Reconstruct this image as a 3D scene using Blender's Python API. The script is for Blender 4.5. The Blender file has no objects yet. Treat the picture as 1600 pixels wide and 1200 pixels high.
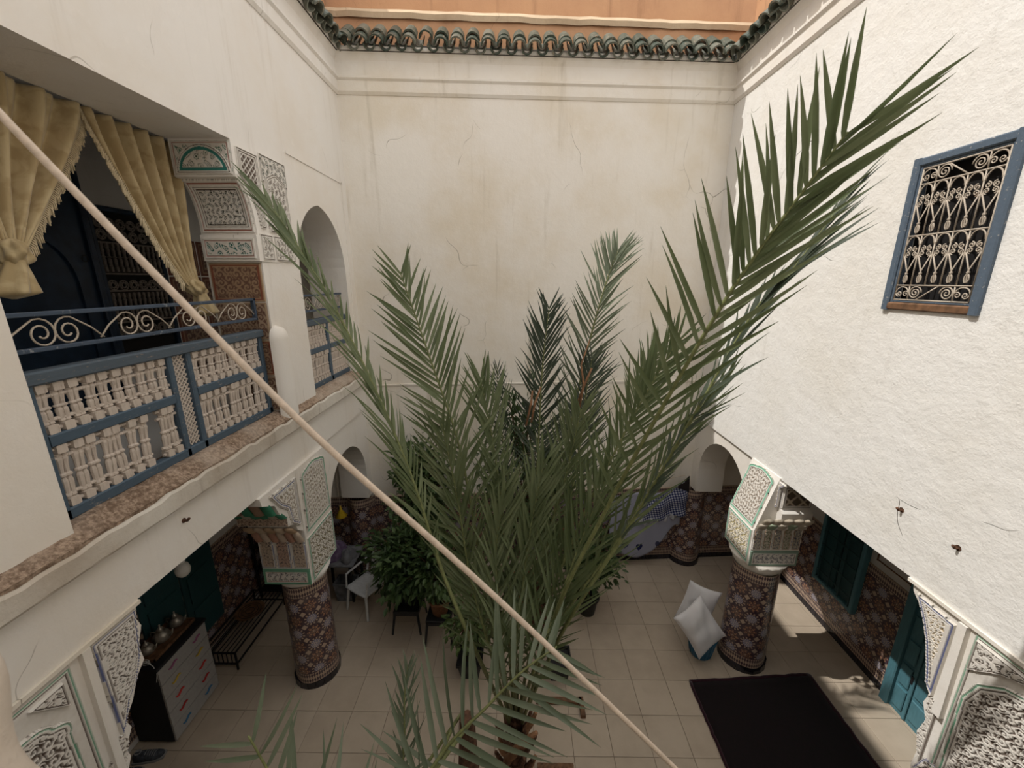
import bpy, math, random
import numpy as np
from mathutils import Vector, Matrix
from mathutils.geometry import tessellate_polygon

# ------------------------------------------------------------------ camera, sky, sun, exposure
SC = bpy.context.scene
FPX, PITCH, HCAM = 620.0, math.radians(14.5), 5.2
YAW = math.atan(8 / FPX * math.cos(PITCH))
cam_data = bpy.data.cameras.new('camera')
cam_data.sensor_fit = 'HORIZONTAL'
cam_data.sensor_width = 36.0
cam_data.lens = FPX / 1600 * 36.0
cam_data.clip_start = 0.02
cam = bpy.data.objects.new('camera', cam_data)
SC.collection.objects.link(cam)
cam.location = (0, 0, HCAM)
cam.rotation_euler = (math.pi / 2 - PITCH, 0, YAW)
cam_data.dof.use_dof = True
cam_data.dof.focus_distance = 4.5
cam_data.dof.aperture_fstop = cam_data.lens / 3.2      # a few millimetres of aperture: only the near plaster blurs
SC.camera = cam

world = bpy.data.worlds.new('sky')
SC.world = world
world.use_nodes = True
wn = world.node_tree.nodes
wn['Background'].inputs[0].default_value = (1.0, 0.985, 0.96, 1)
wn['Background'].inputs[1].default_value = 1.0

sun_data = bpy.data.lights.new('sun', 'SUN')
sun_data.energy = 2.2
sun_data.angle = math.radians(0.6)
sun_data.color = (1.0, 0.965, 0.91)
sun = bpy.data.objects.new('sun', sun_data)
SC.collection.objects.link(sun)
sun.location = (-6, 3, 14)
sun.rotation_euler = Vector((1.0, -0.03, -1.48)).to_track_quat('-Z', 'Y').to_euler()

SC.view_settings.view_transform = 'Standard'
SC.view_settings.look = 'None'
SC.view_settings.gamma = 1.0
SC.view_settings.use_curve_mapping = False
SC.view_settings.exposure = 0.5

# ------------------------------------------------------------------ helpers
COL = SC.collection
PI = math.pi
random.seed(7)
RNG = np.random.default_rng(7)
WL = {}                                   # world location of every object with an offset

def ray(px, py):
    x = (px - 800) / FPX
    y = -(py - 600) / FPX
    d = (x, math.cos(PITCH) + y * math.sin(PITCH), -math.sin(PITCH) + y * math.cos(PITCH))
    c, s = math.cos(YAW), math.sin(YAW)
    return np.array([d[0] * c - d[1] * s, d[0] * s + d[1] * c, d[2]])

def at(px, py, depth):
    """a point of the courtyard seen at a pixel, at a distance in front of the camera"""
    return np.array([0, 0, HCAM]) + ray(px, py) * depth

def wl(o):
    return np.array(WL.get(o.name, (0, 0, 0)), float)

class MB:
    """collects vertices / faces of ONE mesh"""
    def __init__(s):
        s.v = []; s.f = []; s.uv = []; s.c = []; s.hasuv = False; s.hasc = False
    def add(s, v, f, uv=None, c=None):
        o = len(s.v)
        s.v.extend([tuple(map(float, p)) for p in v])
        s.f.extend([tuple(i + o for i in q) for q in f])
        if uv is not None: s.hasuv = True
        if c is not None: s.hasc = True
        s.uv.extend([tuple(x) for x in uv] if uv is not None else [(0.0, 0.0)] * len(v))
        s.c.extend([tuple(x) for x in c] if c is not None else [(1.0, 1.0, 1.0)] * len(v))
        return s
    def box(s, a, b):
        x0, y0, z0 = a; x1, y1, z1 = b
        v = [(x0,y0,z0),(x1,y0,z0),(x1,y1,z0),(x0,y1,z0),(x0,y0,z1),(x1,y0,z1),(x1,y1,z1),(x0,y1,z1)]
        return s.add(v, [(0,3,2,1),(4,5,6,7),(0,1,5,4),(1,2,6,5),(2,3,7,6),(3,0,4,7)])
    def cbox(s, a, b, r=0.006):
        """box with chamfered edges along its longest side"""
        a = np.minimum(a, b).astype(float); b2 = np.maximum(np.array(a), np.array(b, float))
        ext = b2 - a; k = int(np.argmax(ext)); i, j = [q for q in range(3) if q != k]
        r = min(r, ext[i] * .4, ext[j] * .4)
        ring = [(r,0),(ext[i]-r,0),(ext[i],r),(ext[i],ext[j]-r),(ext[i]-r,ext[j]),(r,ext[j]),(0,ext[j]-r),(0,r)]
        v = []
        for w in (0, ext[k]):
            for p, q in ring:
                t = np.array(a); t[i] += p; t[j] += q; t[k] += w; v.append(t)
        f = [tuple(range(7, -1, -1)), tuple(range(8, 16))] + [(n, (n+1) % 8, 8 + (n+1) % 8, 8 + n) for n in range(8)]
        return s.add(v, f)
    def bar(s, p, q, w, h=None, up=(0, 0, 1)):
        """square bar from p to q"""
        h = h or w
        p = Vector(p); q = Vector(q); t = (q - p).normalized()
        u = Vector(up)
        if abs(t.dot(u)) > .98: u = Vector((0, 1, 0))
        a = t.cross(u).normalized() * (w / 2); b = a.cross(t).normalized() * (h / 2)
        v = [o + sa * a + sb * b for o in (p, q) for sa, sb in ((-1,-1),(1,-1),(1,1),(-1,1))]
        return s.add(v, [(0,1,2,3),(7,6,5,4),(0,4,5,1),(1,5,6,2),(2,6,7,3),(3,7,4,0)])
    def tube(s, path, r, n=6, cap=True):
        path = [np.array(p, float) for p in path]
        m = len(path)
        rr = r if hasattr(r, '__len__') else [r] * m
        T = []
        for i in range(m):
            t = path[min(i+1, m-1)] - path[max(i-1, 0)]
            T.append(t / (np.linalg.norm(t) + 1e-9))
        ref = np.array([0.31, 0.17, 0.93])
        if abs(T[0] @ ref) > .9: ref = np.array([1.0, 0, 0])
        a = np.cross(T[0], ref); a /= np.linalg.norm(a)
        v = []
        for i in range(m):
            a = a - T[i] * (a @ T[i]); a /= (np.linalg.norm(a) + 1e-9)
            b = np.cross(T[i], a)
            for k in range(n):
                w = 2 * PI * k / n
                v.append(path[i] + (a * math.cos(w) + b * math.sin(w)) * rr[i])
        f = [(i*n+k, i*n+(k+1) % n, (i+1)*n+(k+1) % n, (i+1)*n+k) for i in range(m-1) for k in range(n)]
        if cap: f += [tuple(range(n-1, -1, -1)), tuple(range((m-1)*n, m*n))]
        return s.add(v, f)
    def lathe(s, prof, c=(0, 0, 0), n=16, axis=2):
        v = []
        for r, z in prof:
            for k in range(n):
                w = 2 * PI * k / n
                p = [r * math.cos(w), r * math.sin(w), z]
                if axis == 1: p = [p[0], p[2], p[1]]
                if axis == 0: p = [p[2], p[0], p[1]]
                v.append((p[0]+c[0], p[1]+c[1], p[2]+c[2]))
        m = len(prof)
        f = [(i*n+k, i*n+(k+1) % n, (i+1)*n+(k+1) % n, (i+1)*n+k) for i in range(m-1) for k in range(n)]
        f += [tuple(range(n-1, -1, -1)), tuple(range((m-1)*n, m*n))]
        return s.add(v, f)
    def poly(s, outer, a, b, axis='x', holes=(), uv=False):
        """polygon (2-D, with holes) extruded along an axis from a to b"""
        loops = [outer] + list(holes)
        def P(p, w):
            if axis == 'x': return (w, p[0], p[1])
            if axis == 'y': return (p[0], w, p[1])
            return (p[0], p[1], w)
        pts = [p for l in loops for p in l]
        tri = tessellate_polygon([[Vector((p[0], p[1], 0)) for p in l] for l in loops])
        n = len(pts)
        v = [P(p, a) for p in pts] + [P(p, b) for p in pts]
        f = [tuple(t) for t in tri] + [tuple(i + n for i in reversed(t)) for t in tri]
        o = 0
        for l in loops:
            m = len(l)
            f += [(o+i, o+(i+1) % m, n+o+(i+1) % m, n+o+i) for i in range(m)]
            o += m
        return s.add(v, f, [p for p in pts] * 2 if uv else None)
    def grid(s, S, nu, nv, mask=None, uv=None):
        """parametric surface: S(u, v) on arrays -> (x, y, z) arrays, optional colour"""
        U, V = np.meshgrid(np.linspace(0, 1, nu), np.linspace(0, 1, nv))
        R = S(U, V)
        P = np.stack(R[:3], -1).reshape(-1, 3)
        c = np.stack(np.broadcast_arrays(*R[3:6]), -1).reshape(-1, 3) if len(R) > 3 else None
        f = []
        Mk = mask(U, V) if mask is not None else None
        for j in range(nv - 1):
            for i in range(nu - 1):
                if Mk is not None and not (Mk[j, i] and Mk[j, i+1] and Mk[j+1, i] and Mk[j+1, i+1]): continue
                k = j * nu + i
                f.append((k, k+1, k+1+nu, k+nu))
        q = np.stack([U * uv[0], V * uv[1]], -1).reshape(-1, 2) if uv else None
        return s.add(P, f, q, c)
    def mesh(s, name, off=(0, 0, 0), smooth=False):
        me = bpy.data.meshes.new(name)
        v = np.array(s.v, float) - np.array(off)
        me.from_pydata(v.tolist(), [], s.f)
        if s.hasuv:
            li = np.empty(len(me.loops), np.int32); me.loops.foreach_get('vertex_index', li)
            lay = me.uv_layers.new(name='UVMap')
            lay.data.foreach_set('uv', np.array(s.uv, np.float32)[li].ravel())
        if s.hasc:
            ca = me.color_attributes.new('Col', 'FLOAT_COLOR', 'POINT')
            c = np.ones((len(s.v), 4), np.float32); c[:, :3] = np.array(s.c)
            ca.data.foreach_set('color', c.ravel())
        if smooth: me.polygons.foreach_set('use_smooth', [True] * len(me.polygons))
        me.update()
        return me
    def build(s, name, mat, parent=None, smooth=False, loc=None, fixn=True):
        """link as one mesh object; world coordinates in, parent's place subtracted"""
        pw = wl(parent) if parent is not None else np.zeros(3)
        base = np.array(loc, float) if loc is not None else pw
        me = s.mesh(name, base, smooth)
        if mat is not None: me.materials.append(mat)
        if fixn:
            import bmesh
            bm = bmesh.new(); bm.from_mesh(me); bmesh.ops.recalc_face_normals(bm, faces=bm.faces); bm.to_mesh(me); bm.free()
        o = bpy.data.objects.new(name, me)
        COL.objects.link(o)
        o.location = base - pw
        o.parent = parent
        WL[o.name] = tuple(base)
        return o

def inst(name, me, parent, M):
    """a copy that shares mesh data, placed by a world matrix"""
    o = bpy.data.objects.new(name, me)
    COL.objects.link(o)
    o.parent = parent
    pw = Vector(wl(parent)) if parent is not None else Vector((0, 0, 0))
    L = Matrix.Translation(-pw) @ M
    o.matrix_local = L
    WL[o.name] = tuple(M.to_translation())
    return o

def thing(name, loc, label, cat, group=None):
    o = bpy.data.objects.new(name, None)
    o.empty_display_size = 0.1
    COL.objects.link(o)
    o.location = loc
    WL[o.name] = tuple(loc)
    return tag(o, label, cat, group)

def tag(o, label=None, cat=None, group=None):
    if label: o['label'] = label
    if cat: o['category'] = cat
    if group: o['group'] = group
    return o

def struct(o, label=None, cat=None):
    o['kind'] = 'structure'
    return tag(o, label, cat)

def stuff(o):
    o['kind'] = 'stuff'
    return o

def T(x, y, z): return Matrix.Translation((x, y, z))
def basis(o, x, y, z):
    m = Matrix.Identity(4)
    for i in range(3):
        m[i][0] = x[i]; m[i][1] = y[i]; m[i][2] = z[i]; m[i][3] = o[i]
    return m
def nrm(v):
    v = np.array(v, float); return v / (np.linalg.norm(v) + 1e-12)
def sstep(a, b, x):
    t = np.clip((x - a) / (b - a), 0, 1); return t * t * (3 - 2 * t)
def spline(P, n):
    P = [np.array(p, float) for p in P]
    Q = [2 * P[0] - P[1]] + P + [2 * P[-1] - P[-2]]
    out = []
    m = len(P) - 1
    for k in range(n):
        t = k / (n - 1) * m; i = min(int(t), m - 1); u = t - i
        a, b, c, d = Q[i:i+4]
        out.append(.5 * ((2*b) + (c-a)*u + (2*a-5*b+4*c-d)*u*u + (3*b-a-3*c+d)*u**3))
    return out

# ------------------------------------------------------------------ materials
class X:
    """a node socket with arithmetic"""
    def __init__(s, nt, sock): s.nt = nt; s.k = sock
    def _m(s, op, *o):
        n = s.nt.nodes.new('ShaderNodeMath'); n.operation = op
        for i, q in enumerate((s,) + o):
            if isinstance(q, X): s.nt.links.new(q.k, n.inputs[i])
            else: n.inputs[i].default_value = q
        return X(s.nt, n.outputs[0])
    def __add__(s, o): return s._m('ADD', o)
    def __sub__(s, o): return s._m('SUBTRACT', o)
    def __mul__(s, o): return s._m('MULTIPLY', o)
    def __truediv__(s, o): return s._m('DIVIDE', o)
    def lt(s, o): return s._m('LESS_THAN', o)
    def gt(s, o): return s._m('GREATER_THAN', o)
    def floor(s): return s._m('FLOOR')
    def fract(s): return s._m('FRACT')
    def cos(s): return s._m('COSINE')
    def sin(s): return s._m('SINE')
    def sqrt(s): return s._m('SQRT')
    def abs(s): return s._m('ABSOLUTE')
    def atan2(s, o): return s._m('ARCTAN2', o)
    def mod(s, o): return s._m('FLOORED_MODULO', o)
    def mx(s, o): return s._m('MAXIMUM', o)
    def mn(s, o): return s._m('MINIMUM', o)
    def inv(s): return s * -1.0 + 1.0

class Mat:
    def __init__(s, name, rough=.6, spec=.3):
        s.m = bpy.data.materials.new(name); s.m.use_nodes = True
        s.nt = s.m.node_tree; s.b = s.nt.nodes['Principled BSDF']
        s.b.inputs['Roughness'].default_value = rough
        s.b.inputs['Specular IOR Level'].default_value = spec
    def pos(s):
        g = s.nt.nodes.new('ShaderNodeNewGeometry'); return g.outputs['Position']
    def obj(s):
        g = s.nt.nodes.new('ShaderNodeTexCoord'); return g.outputs['Object']
    def uv(s):
        g = s.nt.nodes.new('ShaderNodeTexCoord'); q = s.nt.nodes.new('ShaderNodeSeparateXYZ')
        s.nt.links.new(g.outputs['UV'], q.inputs[0]); return X(s.nt, q.outputs[0]), X(s.nt, q.outputs[1])
    def xyz(s, vec):
        q = s.nt.nodes.new('ShaderNodeSeparateXYZ'); s.nt.links.new(vec, q.inputs[0])
        return [X(s.nt, q.outputs[i]) for i in range(3)]
    def rnd(s):
        g = s.nt.nodes.new('ShaderNodeObjectInfo'); return X(s.nt, g.outputs['Random'])
    def noise(s, vec, scale, detail=4, rough=.55, dist=0, stretch=None):
        if stretch:
            mp = s.nt.nodes.new('ShaderNodeMapping'); s.nt.links.new(vec, mp.inputs[0]); mp.inputs['Scale'].default_value = stretch
            vec = mp.outputs[0]
        n = s.nt.nodes.new('ShaderNodeTexNoise')
        s.nt.links.new(vec, n.inputs['Vector']); n.inputs['Scale'].default_value = scale
        n.inputs['Detail'].default_value = detail; n.inputs['Roughness'].default_value = rough; n.inputs['Distortion'].default_value = dist
        return X(s.nt, n.outputs['Fac'])
    def vor(s, vec, scale, feature='F1', out='Distance'):
        n = s.nt.nodes.new('ShaderNodeTexVoronoi'); n.feature = feature
        s.nt.links.new(vec, n.inputs['Vector']); n.inputs['Scale'].default_value = scale
        return X(s.nt, n.outputs[out])
    def warp(s, vec, scale, amt):
        n = s.nt.nodes.new('ShaderNodeTexNoise'); s.nt.links.new(vec, n.inputs['Vector']); n.inputs['Scale'].default_value = scale
        a = s.nt.nodes.new('ShaderNodeVectorMath'); a.operation = 'MULTIPLY_ADD'
        s.nt.links.new(n.outputs['Color'], a.inputs[0]); a.inputs[1].default_value = (amt,)*3; s.nt.links.new(vec, a.inputs[2])
        return a.outputs[0]
    def ramp(s, x, lo, hi):
        n = s.nt.nodes.new('ShaderNodeMapRange'); n.interpolation_type = 'SMOOTHSTEP'
        s.nt.links.new(x.k, n.inputs[0]); n.inputs[1].default_value = lo; n.inputs[2].default_value = hi
        return X(s.nt, n.outputs[0])
    def mix(s, fac, a, b):
        n = s.nt.nodes.new('ShaderNodeMix'); n.data_type = 'RGBA'
        if isinstance(fac, X): s.nt.links.new(fac.k, n.inputs[0])
        else: n.inputs[0].default_value = fac
        for i, c in ((6, a), (7, b)):
            if isinstance(c, tuple): n.inputs[i].default_value = (*c, 1)
            else: s.nt.links.new(c, n.inputs[i])
        return n.outputs[2]
    def color(s, c):
        if isinstance(c, tuple): s.b.inputs['Base Color'].default_value = (*c, 1)
        else: s.nt.links.new(c, s.b.inputs['Base Color'])
        return s
    def bump(s, x, strength=.3, dist=.01):
        n = s.nt.nodes.new('ShaderNodeBump'); n.inputs['Strength'].default_value = strength; n.inputs['Distance'].default_value = dist
        s.nt.links.new(x.k, n.inputs['Height']); s.nt.links.new(n.outputs[0], s.b.inputs['Normal'])
        return s
    def attr(s, name='Col'):
        n = s.nt.nodes.new('ShaderNodeVertexColor'); n.layer_name = name; return n.outputs[0]

def plain(name, c, rough=.6, var=.12, scale=30, bump=.0, spec=.3, metal=0):
    m = Mat(name, rough, spec)
    n = m.noise(m.pos(), scale, 3)
    m.color(m.mix(m.ramp(n, .3, .7), tuple(x * (1 - var) for x in c), tuple(min(1, x * (1 + var)) for x in c)))
    if bump: m.bump(n, bump, .005)
    m.b.inputs['Metallic'].default_value = metal
    return m.m

def plaster(name, c, stain, amount=.5, crack=.5, streak=.4, bump=.35):
    m = Mat(name, .85, .15)
    p = m.pos()
    n1 = m.noise(p, .9, 5, .6); n2 = m.noise(p, 7, 5, .65); n3 = m.noise(p, 60, 3)
    st = m.noise(p, 1.0, 5, .6, 0, (7, 7, .5))
    col = m.mix(m.ramp(n1, .35, .75) * amount, c, stain)
    col = m.mix(m.ramp(st, .56, .8) * streak, col, tuple(x * .72 for x in stain))
    col = m.mix(m.ramp(n2, .55, .8) * .35, col, tuple(min(1, x * 1.1) for x in c))
    cr = m.vor(m.warp(p, 1.6, .55), .75, 'DISTANCE_TO_EDGE')
    line = m.ramp(cr, .0005, .0032).inv() * m.ramp(m.noise(p, 1.7, 2), .55, .64) * crack
    col = m.mix(line, col, tuple(x * .45 for x in stain))
    m.color(col)
    m.bump(n2 * .7 + n3 * .12 - line * .5, bump, .02)
    return m.m

def zellij(name, top, base=.1, border=.15, warm=1.0, cell=.195):
    """printed rosette tiling, in metres of the UV map"""
    m = Mat(name, .28, .5)
    u, v = m.uv()
    dark = (.045, .022, .036); cream = (.46, .34, .25); orange = (.42, .215, .115); blue = (.13, .15, .27); pale = (.50, .42, .37)
    i = (u / cell).floor(); j = (v / cell).floor()
    x = (u / cell).fract() - .5; y = (v / cell).fract() - .5
    r = (x * x + y * y).sqrt(); th = y.atan2(x)
    par = (i + j).mod(2.0)
    star = par.lt(.5)
    # star rosettes: pale petals, blue gaps, dark eye
    pet = ((th * 12.0).cos()).gt(.05) * r.gt(.12) * r.lt(.30)
    pet2 = ((th * 12.0).cos()).lt(-.25) * r.gt(.33) * r.lt(.47)
    eye = r.lt(.10) * r.gt(.045)
    colA = m.mix(r.lt(.31), dark, blue)
    colA = m.mix(pet2, colA, cream)
    colA = m.mix(pet.mx(eye), colA, pale)
    # round warm rosettes
    lim = (th * 8.0).cos() * .05 + .37
    po = ((th * 8.0).cos()).gt(-.6) * r.gt(.16) * r.lt(lim)
    dots = ((r * 46.0).cos()).gt(-.55)
    colB = m.mix(po.mx(r.lt(.12)) * dots, dark, orange)
    colB = m.mix(r.lt(.05), colB, cream)
    rim = (x.abs() + y.abs()).gt(.8)
    col = m.mix(star, colB, colA)
    col = m.mix(rim * r.gt(.53), col, cream)
    # straight dark joints of the printed squares
    # toothed borders at foot and head
    bz = 0.075
    def band(lo):
        q = (v - lo) / bz
        tx = ((u / .03).fract() - .5).abs() * 2.0
        ty = (q.fract() - .5).abs() * 2.0
        loz = (tx + ty).lt(.95)
        return m.mix(loz, cream, dark)
    isb = v.lt(base + border)
    ist = v.gt(top - border)
    col = m.mix(isb, col, band(base))
    col = m.mix(ist, col, band(top - border))
    edge = (v - (base + border)).abs().lt(.006).mx((v - (top - border)).abs().lt(.006))
    col = m.mix(edge, col, dark)
    n = m.noise(m.pos(), 12, 3)
    col = m.mix(m.ramp(n, .35, .7) * .25, col, (.30 * warm, .24, .2))
    m.color(col)
    m.bump(n, .08, .005)
    return m.m

def vcol(name, rough=.7, spec=.2, mottled=.15):
    m = Mat(name, rough, spec)
    n = m.noise(m.pos(), 25, 4)
    mx = m.nt.nodes.new('ShaderNodeMix'); mx.data_type = 'RGBA'; mx.blend_type = 'MULTIPLY'
    m.nt.links.new((m.ramp(n, .3, .75) * mottled).k, mx.inputs[0])
    m.nt.links.new(m.attr(), mx.inputs[6]); mx.inputs[7].default_value = (.6, .52, .45, 1)
    m.color(mx.outputs[2])
    m.bump(n, .1, .005)
    return m.m

def wornpaint(name, paint, wood, amt=.6, rough=.55, stretch=(6, 1, 6)):
    m = Mat(name, rough, .3)
    p = m.pos()
    n = m.noise(p, 9, 6, .7, .3, stretch); n2 = m.noise(p, 40, 3)
    col = m.mix(m.ramp(n, .4, .6) * .4, paint, tuple(x * .72 for x in paint))
    col = m.mix(m.ramp(n * .7 + n2 * .3, .57, .64) * amt, col, wood)
    m.color(col); m.bump(n, .3, .004)
    return m.m

def leafmat(name, c1, c2, trans=.25):
    m = Mat(name, .45, .35)
    n = m.noise(m.pos(), 5, 3); r = m.rnd()
    col = m.mix(m.ramp(n * .7 + r * .3, .3, .7), c1, c2)
    m.color(col)
    tr = m.nt.nodes.new('ShaderNodeBsdfTranslucent'); m.nt.links.new(col, tr.inputs[0])
    mx = m.nt.nodes.new('ShaderNodeMixShader'); mx.inputs[0].default_value = trans
    m.nt.links.new(m.b.outputs[0], mx.inputs[1]); m.nt.links.new(tr.outputs[0], mx.inputs[2])
    m.nt.links.new(mx.outputs[0], m.nt.nodes['Material Output'].inputs[0])
    return m.m

def cloth(name, c, c2, rough=.85, scale=9, damask=False):
    m = Mat(name, rough, .2)
    m.b.inputs['Sheen Weight'].default_value = .25
    p = m.obj()
    n = m.noise(p, scale, 4, .5, .6)
    w = m.noise(p, 220, 1)
    col = m.mix(m.ramp(n, .42, .58) if damask else m.ramp(n, .3, .7), c, c2)
    m.color(col); m.bump(w, .15, .002)
    return m.m

M = {}
M['wall'] = plaster('white_limewash', (.82, .785, .735), (.74, .65, .53), .5, .5, .35)
M['wall_back'] = plaster('cream_limewash', (.83, .785, .715), (.72, .63, .49), .75, .8, .6, .5)
M['wall_sun'] = plaster('cracked_white_limewash', (.82, .805, .775), (.72, .68, .60), .5, .9, .3, .9)
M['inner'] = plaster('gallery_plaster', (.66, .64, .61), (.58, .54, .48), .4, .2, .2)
M['terra'] = plaster('terracotta_render', (.56, .33, .19), (.44, .24, .14), .8, .9, .6, .6)
M['terra_cap'] = plaster('sandy_coping', (.66, .52, .36), (.45, .33, .22), .9, .5, .3, .8)
def ledge_mat():
    m = Mat('bare_ledge_plaster', .95, .1); p = m.pos()
    n = m.noise(p, 3.5, 6, .75); n2 = m.noise(p, 38, 4, .7); n3 = m.noise(p, 1.2, 3)
    col = m.mix(m.ramp(n2 * .6 + n * .4, .40, .62), (.17, .115, .08), (.44, .33, .245))
    col = m.mix(m.ramp(n3, .5, .72) * .6, col, (.56, .48, .40))
    m.color(col); m.bump(n2 + n * .6, .9, .012)
    return m.m
M['ledge'] = ledge_mat()
M['mortar'] = plain('dark_mortar', (.075, .062, .05), .95, .3)
M['ledge_edge'] = plaster('stained_ledge_edge', (.70, .66, .59), (.40, .32, .24), .8, .6, .9, .7)
M['near'] = plaster('rough_near_plaster', (.60, .52, .44), (.50, .41, .33), .6, .2, .2, .6)
M['zel'] = zellij('rosette_tiling', 1.52)
M['zelcol'] = zellij('rosette_tiling_column', 1.56)
M['black_tile'] = plain('black_glazed_tile', (.018, .016, .022), .2, .3, 8, 0, .5)
M['stucco'] = vcol('carved_stucco', .75, .2, .22)
M['painted'] = vcol('painted_tile', .4, .35, .25)
M['blue_wood'] = wornpaint('worn_blue_paint', (.070, .105, .142), (.31, .28, .25), .75)
M['blue_worn'] = wornpaint('bare_worn_blue_rail', (.085, .11, .135), (.24, .195, .165), 1.0, .7, (8, 1, 8))
M['blue_frame'] = wornpaint('weathered_blue_frame', (.095, .13, .175), (.40, .39, .37), .8, .6, (4, 4, 4))
M['blue_iron'] = wornpaint('blue_painted_iron', (.055, .078, .115), (.30, .31, .32), .7, .45, (1, 3, 1))
M['pale_iron'] = wornpaint('cream_painted_iron', (.50, .43, .35), (.28, .18, .12), .6, .55, (3, 3, 3))
M['turned'] = wornpaint('limed_turned_wood', (.58, .50, .43), (.36, .27, .21), .55, .7, (5, 5, 1))
M['dark_turned'] = plain('grey_turned_wood', (.17, .145, .125), .7, .2)
M['dark_blue'] = plain('dark_blue_door_paint', (.012, .026, .05), .4, .25, 6)
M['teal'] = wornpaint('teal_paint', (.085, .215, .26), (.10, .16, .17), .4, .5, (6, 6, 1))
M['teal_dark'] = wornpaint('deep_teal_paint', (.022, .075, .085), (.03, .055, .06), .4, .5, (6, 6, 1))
M['painted_void'] = plain('painted_room_dark', (.012, .011, .011), .9, .1)  # near-black colour painted in for the darkness of rooms
M['roof'] = None
M['gold'] = cloth('gold_damask', (.40, .30, .155), (.50, .395, .225), .6, 7, True)
M['fringe'] = plain('cream_fringe', (.50, .41, .27), .9, .2)
M['rug'] = cloth('black_rug_pile', (.0045, .0025, .003), (.008, .003, .0045), .98, 30)
M['rug_edge'] = cloth('maroon_rug_edge', (.030, .006, .012), (.018, .004, .008), .98, 40)
M['pillow'] = cloth('white_pillow_cotton', (.74, .73, .74), (.68, .66, .67), .9, 4)
M['white_plastic'] = plain('white_plastic', (.62, .62, .62), .4, .08)
M['black_plastic'] = plain('black_plastic', (.02, .02, .022), .45, .2)
M['blue_plastic'] = plain('blue_plastic', (.03, .14, .25), .4, .1)
M['black_metal'] = plain('black_metal', (.013, .013, .015), .5, .2)
M['wood'] = plain('brown_wood', (.16, .085, .045), .6, .35, 14)
M['laminate'] = plain('off_white_laminate', (.34, .33, .315), .5, .05)
M['rope'] = plain('beige_cord', (.56, .46, .37), .8, .12, 60)
M['bark'] = plain('fibrous_bark', (.10, .05, .03), .9, .45, 25, .5)
M['terracotta'] = plain('terracotta_pot', (.28, .135, .07), .8, .2)
M['soil'] = plain('soil', (.03, .022, .016), .95, .4)
M['leaflet'] = leafmat('palm_leaflet_green', (.095, .125, .052), (.165, .195, .10))
M['leaflet_grey'] = leafmat('palm_leaflet_grey_green', (.11, .14, .085), (.17, .20, .135))
M['leaflet_dark'] = leafmat('palm_leaflet_dark', (.045, .062, .042), (.08, .10, .07))
M['rachis'] = plain('palm_rachis', (.16, .175, .07), .5, .2)
M['leaf'] = leafmat('shrub_leaf', (.036, .068, .022), (.10, .15, .05))
M['dry'] = plain('dry_palm_stalk', (.26, .135, .07), .8, .3)
M['ceramic'] = plain('white_ceramic', (.70, .68, .64), .25, .05)
M['yellow'] = plain('yellow_plastic', (.55, .37, .02), .5, .1)
M['amber'] = plain('ochre_plastic', (.25, .15, .02), .5, .1)

def floor_tile_mat():
    m = Mat('beige_floor_tile', .38, .4)
    n = m.noise(m.pos(), 3.5, 5, .6); n2 = m.noise(m.pos(), 1.1, 3); r = m.rnd()
    col = m.mix(m.ramp(n * .8 + r * .2, .3, .7), (.42, .345, .265), (.485, .405, .315))
    col = m.mix(m.ramp(n2, .5, .75) * .4, col, (.34, .27, .20))
    m.color(col); m.bump(n, .05, .005)
    return m.m
M['tile'] = floor_tile_mat()
M['grout'] = plain('tile_grout', (.20, .155, .12), .9, .2)
def roof_mat():
    m = Mat('weathered_green_glaze', .4, .45)
    n = m.noise(m.pos(), 11, 5, .7); r = m.rnd()
    col = m.mix(m.ramp(n * .6 + r * .4, .35, .65), (.05, .07, .052), (.15, .155, .12))
    col = m.mix(m.ramp(m.noise(m.pos(), 23, 4), .58, .68), col, (.30, .24, .17))
    m.color(col); m.bump(n, .3, .005)
    return m.m
M['roof'] = roof_mat()
# ------------------------------------------------------------------ the courtyard shell
XL, XR = -2.5, 3.17                      # faces of the left and right courtyard walls
GL, GR = -4.4, 4.8                       # back walls of the two galleries
def yb(x): return 6.28 + .07 * (x + 2.5)
def shear(mb):
    mb.v = [(x, y + .07 * (x + 2.5), z) for x, y, z in mb.v]; return mb
def arch(y0, y1, zs, za, z0, n=18, point=0.0):
    """opening outline: jambs from z0, arch from zs to za"""
    c = (y0 + y1) / 2; a = (y1 - y0) / 2
    pts = [(y0, z0)]
    for k in range(n + 1):
        t = PI - PI * k / n
        x = math.cos(t); z = math.sin(t)
        if point: z = z ** (1 - point * .3) ; z = z + point * .12 * (1 - abs(x)) ** 1.2
        pts.append((c + a * x, zs + (za - zs) * z / (1 + point * .12)))
    return pts + [(y1, z0)]

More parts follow.
